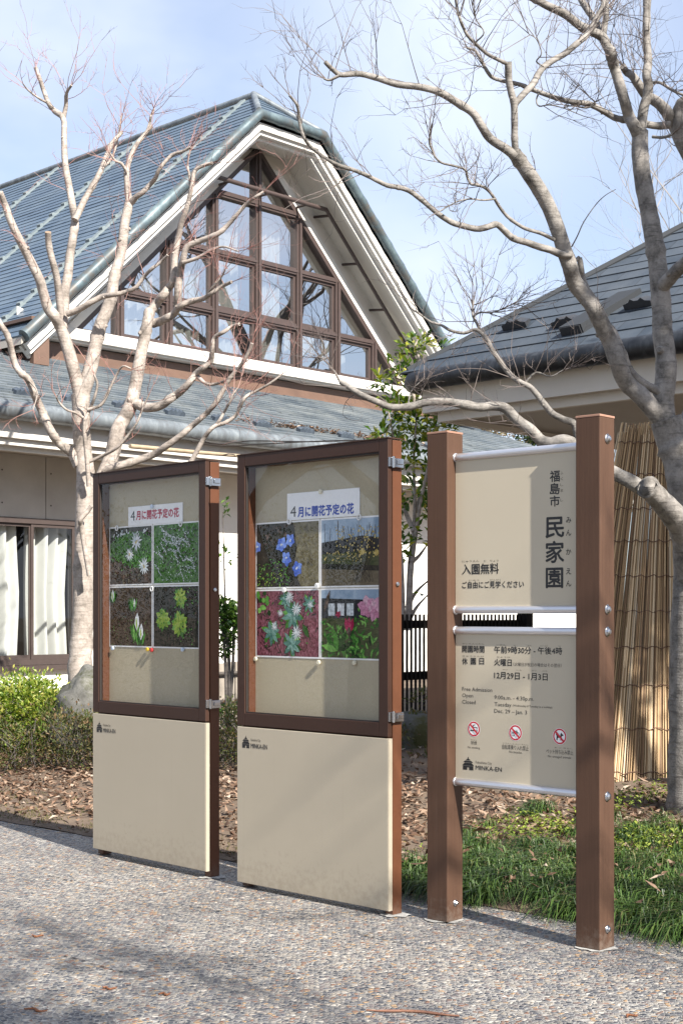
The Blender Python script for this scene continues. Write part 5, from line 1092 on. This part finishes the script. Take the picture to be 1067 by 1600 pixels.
# ------------------------------------------------------------------ leafy plants
def leaf_cloud(mb, rnd, c, rad, n, l, asp=.45, shell=.55, clumps=None, mi=0, keep=None, updir=.4):
    c = V(c); cl = []
    for _ in range(clumps or 1):
        v = V((rnd.gauss(0, 1), rnd.gauss(0, 1), rnd.gauss(0, 1))).normalized() * rnd.uniform(shell, 1.0); cl.append(v)
    for k in range(n):
        if clumps:
            b = rnd.choice(cl); v = b + V((rnd.gauss(0, .17), rnd.gauss(0, .17), rnd.gauss(0, .17)))
        else:
            v = V((rnd.gauss(0, 1), rnd.gauss(0, 1), rnd.gauss(0, 1))).normalized() * rnd.uniform(shell, 1.0) ** .7
        p = c + V((v.x * rad[0], v.y * rad[1], v.z * rad[2]))
        if keep and not keep(p): continue
        d = (v + V((rnd.gauss(0, .6), rnd.gauss(0, .6), rnd.gauss(0, .5) + updir))).normalized()
        mb.leaf(p, d, V((rnd.gauss(0, .5), rnd.gauss(0, .5), 1)), l * rnd.uniform(.6, 1.25), l * asp * rnd.uniform(.8, 1.2), mi)
def plant(name, label, cat, loc, leaf_mb, leaf_mat, stem_mb=None, stem_mat='bark_dark', group=None, part='foliage'):
    o = thing(name, label, cat, loc, 0, group); leaf_mb.build(part, leaf_mat, o)
    if stem_mb: stem_mb.build('stems', stem_mat, o, smooth=True)
    return o
rnd = random.Random(77)
# azalea hedge at left: several domes of one hedge
mb = MB(); st = MB()
for (px, Y, rx, rzz, zc) in ((-30, 13.1, .55, .36, .42), (32, 12.9, .48, .36, .43), (74, 12.8, .28, .30, .40), (4, 13.4, .6, .34, .48)):
    x = (px - CX) / F * Y; leaf_cloud(mb, rnd, (x, Y, zc), (rx, .42, rzz), int(9500 * rx), .046, .5, .66, 70, 0, None, .05)
    for _ in range(14):
        a = V((x + rnd.uniform(-.15, .15), Y + rnd.uniform(-.1, .1), gz(x, Y) - .02)); st.tube([a, a + V((rnd.uniform(-.2, .2), rnd.uniform(-.15, .15), .25)), a + V((rnd.uniform(-.35, .35), rnd.uniform(-.25, .25), .48))], [.008, .006, .003], 4, False)
plant('azalea_bush', 'bright yellow green azalea bush under the curtained window beside the rock', 'bush', (-2.9, 12.9, .2), mb, 'azalea', st)
def low_hedge(label, pts, rx, rz_, n, seed, mat='low_hedge'):
    rr = random.Random(seed); mb = MB(); st = MB()
    for (x, y) in pts:
        z = gz(x, y); leaf_cloud(mb, rr, (x, y, z + rz_ * .55), (rx, .36, rz_), n, .034, .5, .7, 34)
        for _ in range(26):
            a = V((x + rr.uniform(-rx, rx) * .8, y + rr.uniform(-.3, .2), z)); st.tube([a, a + V((rr.uniform(-.1, .1), rr.uniform(-.1, .1), rz_ * .6)), a + V((rr.uniform(-.2, .2), rr.uniform(-.2, .1), rz_ * 1.3))], [.005, .004, .002], 3, False)
    return plant('low_hedge', label, 'hedge', (pts[0][0], pts[0][1], gz(*pts[0])), mb, mat, st)
low_hedge('low dull olive clipped hedge running behind the farther notice case', [(-3.3, 11.9), (-2.85, 11.85), (-2.4, 11.8), (-2.0, 11.75), (-1.6, 11.65), (-1.2, 11.55), (-.85, 11.5)], .42, .30, 2300, 5)
# shrub between the cases
mb = MB(); st = MB(); rnd = random.Random(9)
for (px, py, n) in ((352, 962, 260), (362, 985, 200), (347, 1010, 150), (360, 1115, 120), (350, 870, 26), (348, 797, 14), (340, 950, 200), (372, 960, 200)):
    c = P(px, py, 12.6); leaf_cloud(mb, rnd, c, (.12, .12, .11), n, .06, .5, .2)
for (x0, x1) in ((358, 352), (356, 366), (354, 345)):
    a = P(x0, 1140, 12.6); b = P((x0 + x1) / 2 + 3, 1040, 12.6); c = P(x1, 950, 12.6); st.tube(catmull([a, b, c], 4), .016, 6, False)
st.tube([P(352, 960, 12.6), P(350, 880, 12.6), P(348, 800, 12.6)], [.01, .007, .004], 5, False)
plant('evergreen_shrub', 'thin dark stemmed evergreen shrub seen in the gap between the two notice cases', 'shrub', P(356, 1140, 12.6), mb, 'shrub', st)
# ferny growth round the mossy boulder
mb = MB(); rnd = random.Random(33)
for (px, py, Y, n) in ((632, 1150, 11.9, 90), (655, 1130, 12.1, 90), (640, 1205, 11.4, 110), (660, 1190, 11.5, 100), (628, 1235, 11.1, 80), (662, 1240, 11.0, 60), (655, 1092, 12.3, 60), (700, 1235, 11.2, 60)):
    leaf_cloud(mb, rnd, P(px, py, Y), (.13, .12, .10), n, .05, .4, .2)
plant('low_shrub', 'small mixed ferny shrub growing round the mossy boulder below the lattice fence', 'shrub', P(640, 1235, 11.4), mb, 'low_hedge')
# camellia
mb = MB(); st = MB(); rnd = random.Random(19); Yc = 13.75
stems = [[(636, 985), (638, 930), (640, 880), (646, 830), (648, 780), (646, 730), (648, 690), (652, 620), (652, 560)], [(640, 985), (642, 900), (650, 830), (658, 780), (668, 730), (674, 690), (682, 660)], [(630, 985), (628, 890), (626, 860), (620, 830)], [(646, 830), (630, 790), (624, 750), (616, 690), (606, 640)], [(648, 800), (660, 770), (672, 740), (690, 700)], [(641, 880), (655, 868), (668, 850)], [(636, 950), (650, 925), (672, 905)], [(636, 975), (650, 950), (668, 930)], [(650, 640), (640, 600), (620, 590), (606, 575)], [(652, 600), (660, 570), (648, 545), (654, 528)]]
for s_ in stems:
    c = catmull([P(a, b, Yc + rnd.uniform(-.12, .12)) for a, b in s_], 3); st.tube(c, [lerp(.026, .006, i / (len(c) - 1)) for i in range(len(c))], 7, False)
for (px, py, rx, rz_, n) in ((650, 540, 26, 20, 120), (628, 575, 30, 26, 150), (650, 590, 22, 30, 70), (594, 600, 10, 22, 50), (640, 655, 46, 36, 330), (600, 680, 26, 16, 110), (672, 670, 40, 24, 170), (706, 668, 14, 12, 45), (640, 720, 32, 28, 150), (655, 770, 34, 26, 110), (626, 790, 14, 18, 50), (640, 835, 26, 24, 60), (664, 800, 12, 24, 50), (632, 860, 16, 18, 50), (662, 930, 8, 8, 8), (690, 540, 12, 6, 14), (612, 630, 24, 20, 90)):
    s_ = Yc / F; leaf_cloud(mb, rnd, P(px, py, Yc), (rx * s_, .30 * min(1, rx / 26), rz_ * s_), int(n * .62), .095, .5, .1, None, 0, None, .1)
plant('camellia_tree', 'slender glossy leaved camellia growing behind the dark lattice fence', 'shrub', P(636, 990, Yc), mb, 'camellia', st, 'bark_pale')
# far trees between the roofs
rnd = random.Random(4); mb = MB(); st = MB(); c0 = V((5.6, 60, 0))
for k in range(90):
    v = V((rnd.gauss(0, 1), rnd.gauss(0, 1), rnd.gauss(0, 1))).normalized() * rnd.uniform(.3, 1.05); c = c0 + V((v.x * 2.6, v.y * 2.4, 10.4 + v.z * 3.2))
    leaf_cloud(mb, rnd, c, (.75, .75, .55), 70, .22, .35, .2); st.tube([c0 + V((0, 0, 7.5)), c0.lerp(c, .6) + V((0, 0, 3.6)), c], [.07, .04, .012], 4, False)
st.tube([c0, c0 + V((0, 0, 8)), c0 + V((.3, 0, 12))], [.3, .18, .05], 6)
plant('brown_tree', 'distant soft brown tree showing between the gable and the pavilion roof', 'tree', c0, mb, 'far_brown', st, 'bark_far', None, 'crown')
mb = MB(); st = MB(); c0 = V((9.2, 66, 0))
for k in range(36):
    z = rnd.uniform(6, 13.2); an = rnd.random() * 6.28; rr_ = rnd.uniform(0, 2.4)
    leaf_cloud(mb, rnd, c0 + V((math.cos(an) * rr_, math.sin(an) * rr_, z)), (.9, .9, .5), 60, .4, .4, .3)
st.tube([c0, c0 + V((0, 0, 12))], [.3, .08], 6)
plant('pine_tree', 'distant olive pine crown low above the pavilion eave', 'tree', c0, mb, 'evergreen', st, 'bark_dark', None, 'crown')
mb = MB(); st = MB(); c0 = V((3.7, -2.4, 0)); rnd = random.Random(29)  # unseen crown added to cast shade on the lower left pavement
leaf_cloud(mb, rnd, c0 + V((0, 0, 7.2)), (1.1, 1.0, 1.5), 2600, .14, .45, .35, 26)
st.tube([c0, c0 + V((.05, 0, 4)), c0 + V((0, .05, 7.6))], [.13, .10, .04], 8)
plant('added_shade_tree', 'slim loose evergreen added behind the viewer to shade the lower left pavement', 'tree', c0, mb, 'evergreen', st, 'bark_dark', None, 'crown')
mb = MB(); st = MB(); c0 = V((5.35, 5.5, 0)); rnd = random.Random(23)  # occluder out of view, added so the reed blind falls in shade
leaf_cloud(mb, rnd, c0 + V((0, 0, 7.3)), (1.4, 1.4, 1.45), 17000, .14, .45, .25, 60)
st.tube([c0, c0 + V((.05, 0, 3)), c0 + V((0, .05, 6.2))], [.14, .11, .05], 8)
plant('added_shade_tree', 'round crowned evergreen added out of view east of the sign to shade the reed blind', 'tree', c0, mb, 'evergreen', st, 'bark_dark', None, 'crown')
# evergreen hedges outside the frame that the panes mirror
mb = MB(); rnd = random.Random(14)
for k in [i * .5 for i in range(32)]: leaf_cloud(mb, rnd, (-12.5 + rnd.uniform(-.4, .4), 1.5 + k * .8, 1.25), (.9, .9, 1.55), 1500, .055, .5, .6, 60)
plant('evergreen_hedge', 'tall dark evergreen hedge along the west side, mirrored low in the case glass', 'hedge', (-12.5, 7, 0), mb, 'evergreen')
mb = MB()
for k in range(12): leaf_cloud(mb, rnd, (17.5 + rnd.uniform(-1, 1), 18 + k * 1.2, rnd.uniform(2.0, 3.4)), (1.6, 1.6, 2.6), 700, .28, .45, .5, 40)
plant('evergreen_hedge', 'tall evergreen thicket on the east side, mirrored low in the gable window', 'hedge', (17.5, 25, 0), mb, 'evergreen')

# ------------------------------------------------------------------ rocks, fences, screen, pole
def rock(label, c, rad, mat, seed):
    rr = random.Random(seed); mb = MB(); nu, nv = 26, 16; vs = []
    ph = [rr.uniform(0, 6) for _ in range(8)]
    for j in range(nv + 1):
        th = math.pi * j / nv
        for i in range(nu):
            a = 2 * math.pi * i / nu; d = V((math.cos(a) * math.sin(th), math.sin(a) * math.sin(th), math.cos(th)))
            f = 1 + .12 * math.sin(3 * d.x + ph[0] + 2 * d.z) + .10 * math.sin(5 * d.y + ph[1]) + .07 * math.sin(7 * d.z + 4 * d.x + ph[2]) + .04 * math.sin(13 * d.x + ph[3] + 9 * d.y) + .03 * math.sin(17 * d.z + ph[4] - 11 * d.y)
            vs.append((c[0] + d.x * rad[0] * f, c[1] + d.y * rad[1] * f, c[2] + d.z * rad[2] * f))
    mb.add(vs, [(j * nu + i, (j + 1) * nu + i, (j + 1) * nu + (i + 1) % nu, j * nu + (i + 1) % nu) for j in range(nv) for i in range(nu)])
    o = mb.build('rock', mat, None, smooth=True, loc=(c[0], c[1], gz(c[0], c[1]))); tag(o, label, 'rock')
rock('pale grey lichened boulder at the foot of the pale maple', P(134, 1122, 12.6) + V((0, 0, -.02)), (.34, .3, .40), 'rock_pale', 2)
rock('dark mossy boulder below the lattice fence beside the sign post', V((.60, 12.2, .22)), (.42, .32, .34), 'rock_moss', 6)
f0 = V((0.42, 12.7, 0)); fence = thing('lattice_fence', 'dark brown vertical lattice fence behind the sign', 'fence', (f0.x, f0.y, gz(f0.x, f0.y)))
def fpt(t, z): p = f0 + A * t; return V((p.x, p.y, z))
def fbox(mb, t0, t1, d0, d1, z0, z1):
    c = [fpt(t0, z0) + Bk * d0, fpt(t1, z0) + Bk * d0, fpt(t1, z0) + Bk * d1, fpt(t0, z0) + Bk * d1]; mb.hexa(c + [q + V((0, 0, z1 - z0)) for q in c])
mb = MB(); t = 0.0
while t < 2.0: fbox(mb, t, t + .026, -.004, .004, .3, 1.40); t += .060
mb.build('slats', 'fence_dark', fence)
for z in (.42, .80, 1.27):
    mb = MB(); fbox(mb, -.02, 2.0, .013, .045, z, z + .075); mb.build('rail', 'fence_dark', fence)
for t in (-.06, 2.02):
    mb = MB(); fbox(mb, t, t + .11, -.05, .06, .2, 1.43); mb.build('post', 'fence_dark', fence)
pf0 = V((-1.35, 13.6, 0)); pf = thing('picket_fence', 'low weathered pale plank fence behind the gap between the notice cases', 'fence', (pf0.x, pf0.y, .28))
mb = MB(); rnd = random.Random(3)
for k in range(11):
    p = pf0 + A * (k * .115) ; c = [p, p + A * .098, p + A * .098 + Bk * .02, p + Bk * .02]; zt = .93 + rnd.uniform(-.02, .02); mb.hexa([q + V((0, 0, .2)) for q in c] + [q + V((0, 0, zt)) for q in c])
mb.build('planks', 'fence_pale', pf)
for z in (.55, .82):
    mb = MB(); a = pf0 - Bk * .03 - A * .1; mb.tube([a + V((0, 0, z)), a + A * .7 + V((0, 0, z + .01)), a + A * 1.5 + V((0, 0, z - .01))], .018, 7); mb.build('rail', 'bark_dark', pf)
# reed screen leaning against the pavilion eave
rs = thing('reed_screen', 'tall reed blind leaning against the pavilion eave beside the grey tree', 'reed screen', (2.2, 9.9, .15))
mb = MB(); rnd = random.Random(8); N = 430; X0b, X1b, X0t, X1t = 1.52, 2.85, 2.12, 2.74; Yb_, Yt_ = 9.95, 10.75; Zb, Zt = .12, 2.86
def rpt(s, t, dy=0):
    sag = .05 * math.sin(math.pi * t)
    return V((lerp(lerp(X0b, X1b, s), lerp(X0t, X1t, s), t), lerp(Yb_, Yt_, t) + sag + dy, lerp(Zb, Zt, t)))
for k in range(N):
    s0 = (k + rnd.uniform(-.5, .5)) / N; s1 = (k + rnd.uniform(-7, 7)) / N; dy = rnd.choice((0, .014, .028, .042, .056)); t0 = rnd.uniform(0, .02); t1 = 1 - rnd.uniform(0, .05)
    pts = [rpt(lerp(s0, s1, t), lerp(t0, t1, t), dy) + V((rnd.uniform(-.003, .003), 0, 0)) for t in (0, .33, .66, 1)]
    mb.tube(pts, [.0050 * rnd.uniform(.7, 1.3), .0048, .0045, .004], 5, False)
mb.build('reeds', 'reed', rs)
for t in (.06, .17, .28, .38, .475, .57, .665, .755, .85, .94):
    mb = MB(); mb.tube([rpt(s / 30, t + .004 * math.sin(s * 2.1 + t * 40), -.008) for s in range(31)], .0038, 5, False); mb.build('binding', 'cord', rs)
mb = MB(); mb.tube([P(203, 697, 16.6), P(300, 706, 17.4), P(396, 714, 18.3)], [.028, .026, .022], 8); o = mb.build('bamboo_pole', 'bamboo', None, smooth=True, loc=P(203, 697, 16.6)); tag(o, 'thin bamboo pole tied under the long gutter above the notice case', 'pole')
mb = MB()
for dz in (0, .05):
    pts = [P(300, 690, 17.0) + V((0, 0, dz)), P(340, 696, 17.4) + V((0, 0, dz * .4)), P(390, 695, 17.8) + V((0, 0, dz)), P(480, 690, 16.5), P(560, 688, 15.5), P(625, 690, 14.6), P(668, 686, 14.0), P(720, 684, 13.6)]
    mb.tube(catmull(pts, 5), .008, 5, False)
o = mb.build('cable', 'rubber_hole_black', None, loc=P(300, 690, 17.0)); tag(o, 'thin black cables strung along the eave toward the camellia', 'cable')

# ------------------------------------------------------------------ ground cover
def free(x, y):   # keep off the objects' feet
    return True
rnd = random.Random(41); mb = MB(); n = 0
while n < 11000:
    s = rnd.uniform(-5.5, 8); d = abs(rnd.gauss(1.5, 1.0)); p = E0 + EU * s + EN * d
    px = CX + F * p.x / p.y
    if d > 4.2 or px < -40 or px > 1110: continue
    right = px > 560
    if right and d < .85 and rnd.random() > .22: continue
    if not right and d < .25 and rnd.random() > .35: continue
    z = gz(p.x, p.y) + rnd.uniform(.002, .03) + (rnd.uniform(.02, .13) if right and d < .85 else 0); an = rnd.random() * 6.28
    mb.leaf((p.x, p.y, z), (math.cos(an), math.sin(an), rnd.uniform(-.25, .55)), (rnd.gauss(0, .35), rnd.gauss(0, .35), 1), rnd.choice((.03, .04, .05, .06, .09)) * rnd.uniform(.7, 1.3), rnd.uniform(.016, .038), 0, rnd.uniform(-.5, .7)); n += 1
tag(mb.build('leaf_litter', 'litter'), 'dry brown leaf litter over the garden bed', None, None, 'stuff')
mb = MB(); rnd = random.Random(61)
for _ in range(420):
    p = rnd.choice((rnd.gauss(3.6, .35), rnd.gauss(5.0, .5), rnd.uniform(2, 7))); q = .42 + abs(rnd.gauss(0, .07)); c = B(p, q, EZ + LP * q + .03 + rnd.uniform(0, .04)); mb.leaf(c, (rnd.gauss(0, 1), rnd.gauss(0, 1), rnd.gauss(0, .4)), (rnd.gauss(0, .5), 0, 1), rnd.uniform(.05, .11), .04)
tag(mb.build('roof_leaves', 'litter'), 'dead leaves caught behind the snow guards above the gutter', None, None, 'stuff')
mb = MB(); n = 0; rnd = random.Random(43)
while n < 5200:
    cxs = rnd.uniform(3.2, 6.2); s = cxs + rnd.gauss(0, .12); d = abs(rnd.gauss(1.6, .9)); p = E0 + EU * s + EN * d; px = CX + F * p.x / p.y
    if d > 4 or d < .3: continue
    if vnoise(p.x * 2.2, p.y * 2.2) < .12: continue
    an = rnd.random() * 6.28
    mb.leaf((p.x, p.y, gz(p.x, p.y) + rnd.uniform(.01, .09)), (math.cos(an), math.sin(an), rnd.uniform(.0, .8)), (0, 0, 1), rnd.uniform(.018, .04), rnd.uniform(.012, .022)); n += 1
tag(mb.build('ground_cover', 'groundcover'), 'yellow green low sprigs among the dry leaves behind the sign', None, None, 'stuff')
mb = MB(); n = 0
while n < 5000:
    s = rnd.uniform(-3, 3.5); d = rnd.uniform(.05, .75); p = E0 + EU * s + EN * d
    if vnoise(p.x * 2.6 + 4, p.y * 2.6) < .0: n += 0; 
    if vnoise(p.x * 2.6 + 4, p.y * 2.6) < .05 and rnd.random() > .15: n += 1; continue
    an = rnd.random() * 6.28; mb.leaf((p.x, p.y, gz(p.x, p.y)), (math.cos(an) * .6, math.sin(an) * .6, 1), (1, 0, 0), rnd.uniform(.012, .03), .012); n += 1
tag(mb.build('moss', 'moss'), 'olive moss tufts along the pavement edge', None, None, 'stuff')
# dwarf mondo grass along the kerb edge at right
mb = MB(); rnd = random.Random(51)
tufts = []
while len(tufts) < 430:
    s = rnd.uniform(3.0, 8.2); d = rnd.uniform(.03, 1.15) if rnd.random() < .86 else rnd.uniform(1.1, 2.0); p = E0 + EU * s + EN * d; px = CX + F * p.x / p.y
    if px < 600 or px > 1130: continue
    if d > .75 and vnoise(p.x * 2.0, p.y * 2.0) < -.05 and px < 960: continue
    if px < 720 and d > .3: continue
    if vnoise(p.x * 4.3, p.y * 4.3 + 2) < -.12 and rnd.random() < .85: continue
    tufts.append((p.x, p.y, gz(p.x, p.y), d))
for (x, y, z, d) in tufts:
    for b in range(64):
        an = rnd.random() * 6.28; l = rnd.uniform(.10, .25) * (.75 if d > 1.0 else 1); out_ = rnd.uniform(.55, 1.25); h = l * rnd.uniform(.18, .56)
        dx, dy = math.cos(an) - .25, math.sin(an) - .35; w_ = rnd.uniform(.0014, .0026); sx_, sy_ = -dy * w_, dx * w_; bx, by = x + rnd.gauss(0, .02), y + rnd.gauss(0, .02)
        pr_ = [(0, 0, 1), (.32, .85, 1), (.68, .88, .8), (1.05, .40 - .45 * out_, .15)]
        vs = []
        for (u, hz, ww) in pr_:
            q = (bx + dx * l * out_ * u * .8, by + dy * l * out_ * u * .8, z + h * hz); vs += [(q[0] - sx_ * ww, q[1] - sy_ * ww, q[2]), (q[0] + sx_ * ww, q[1] + sy_ * ww, q[2])]
        mb.add(vs, [(0, 1, 3, 2), (2, 3, 5, 4), (4, 5, 7, 6)])
tag(mb.build('mondo_grass', 'mondo'), 'dark green dwarf mondo grass along the pavement edge', None, None, 'stuff')
# dark weathered joint lines in the pavement
rnd = random.Random(3); mb = MB()
for (ax, ay, bx, by) in ((268, 1413, 352, 1426), (100, 1495, 190, 1521), (75, 1370, 120, 1379), (560, 1462, 640, 1478)):
    a, b = P(ax, ay, EYE * F / (ay - HZ)), P(bx, by, EYE * F / (by - HZ)); d = (b - a); L_ = d.length; d.normalize(); nn = V((-d.y, d.x, 0)); t = 0
    while t < L_:
        l = rnd.uniform(.02, .06); c = a + d * t + nn * rnd.uniform(-.004, .004); wd = rnd.uniform(.0025, .006); mb.poly([(c + d * u + nn * v).to_tuple()[:2] + (.004,) for u, v in ((0, 0), (l * .5, -wd), (l, 0), (l * .5, wd))]); t += l + rnd.uniform(.0, .025)
struct(mb.build('pavement_joint', 'rubber_hole_black'))
# bits lying on the pavement
def catkin(label, px, py, l, ang, mat='pine_orange', r=.0042):
    g = P(px, py, EYE * F / (py - HZ)); rr = random.Random(px); mb = MB(); pts = []; d = V((math.cos(ang), math.sin(ang), 0)); nn = V((-d.y, d.x, 0))
    for k in range(9): pts.append(V((g.x, g.y, r + .001)) + d * (l * (k / 8 - .5)) + nn * (.012 * math.sin(k * .9 + px)))
    mb.tube(pts, [r * (.5 + .6 * math.sin(math.pi * (k + .6) / 9)) * rr.uniform(.75, 1.2) for k in range(9)], 6)
    if mat == 'pine_orange':
        for _ in range(40):
            p = pts[rr.randint(0, 8)]; mb.leaf(p, V((rr.gauss(0, 1), rr.gauss(0, 1), abs(rr.gauss(0, 1)))), (0, 0, 1), r * 1.6, r * .6)
    o = mb.build('dry_catkin' if mat == 'pine_orange' else 'fallen_stick', mat, None, loc=(g.x, g.y, 0)); tag(o, label, 'catkin' if mat == 'pine_orange' else 'stick')
catkin('largest orange brown dry catkin near the lower left corner of the pavement', 56, 1581, .085, -.35)
catkin('small orange dry catkin on the pavement left of centre below the farther case', 170, 1547, .05, -.2)
catkin('orange dry catkin on the pavement below the middle of the farther case', 257, 1556, .04, -.1)
catkin('tiny reddish dry catkin on the left of the pavement', 58, 1465, .05, -.05)
catkin('small orange dry catkin at the lower right of the pavement', 985, 1590, .05, .5)
catkin('long thin reddish stick lying on the pavement in front of the nearer case', 645, 1585, .33, -.22, 'stick', .005)
bpy.data.objects.remove(_o)
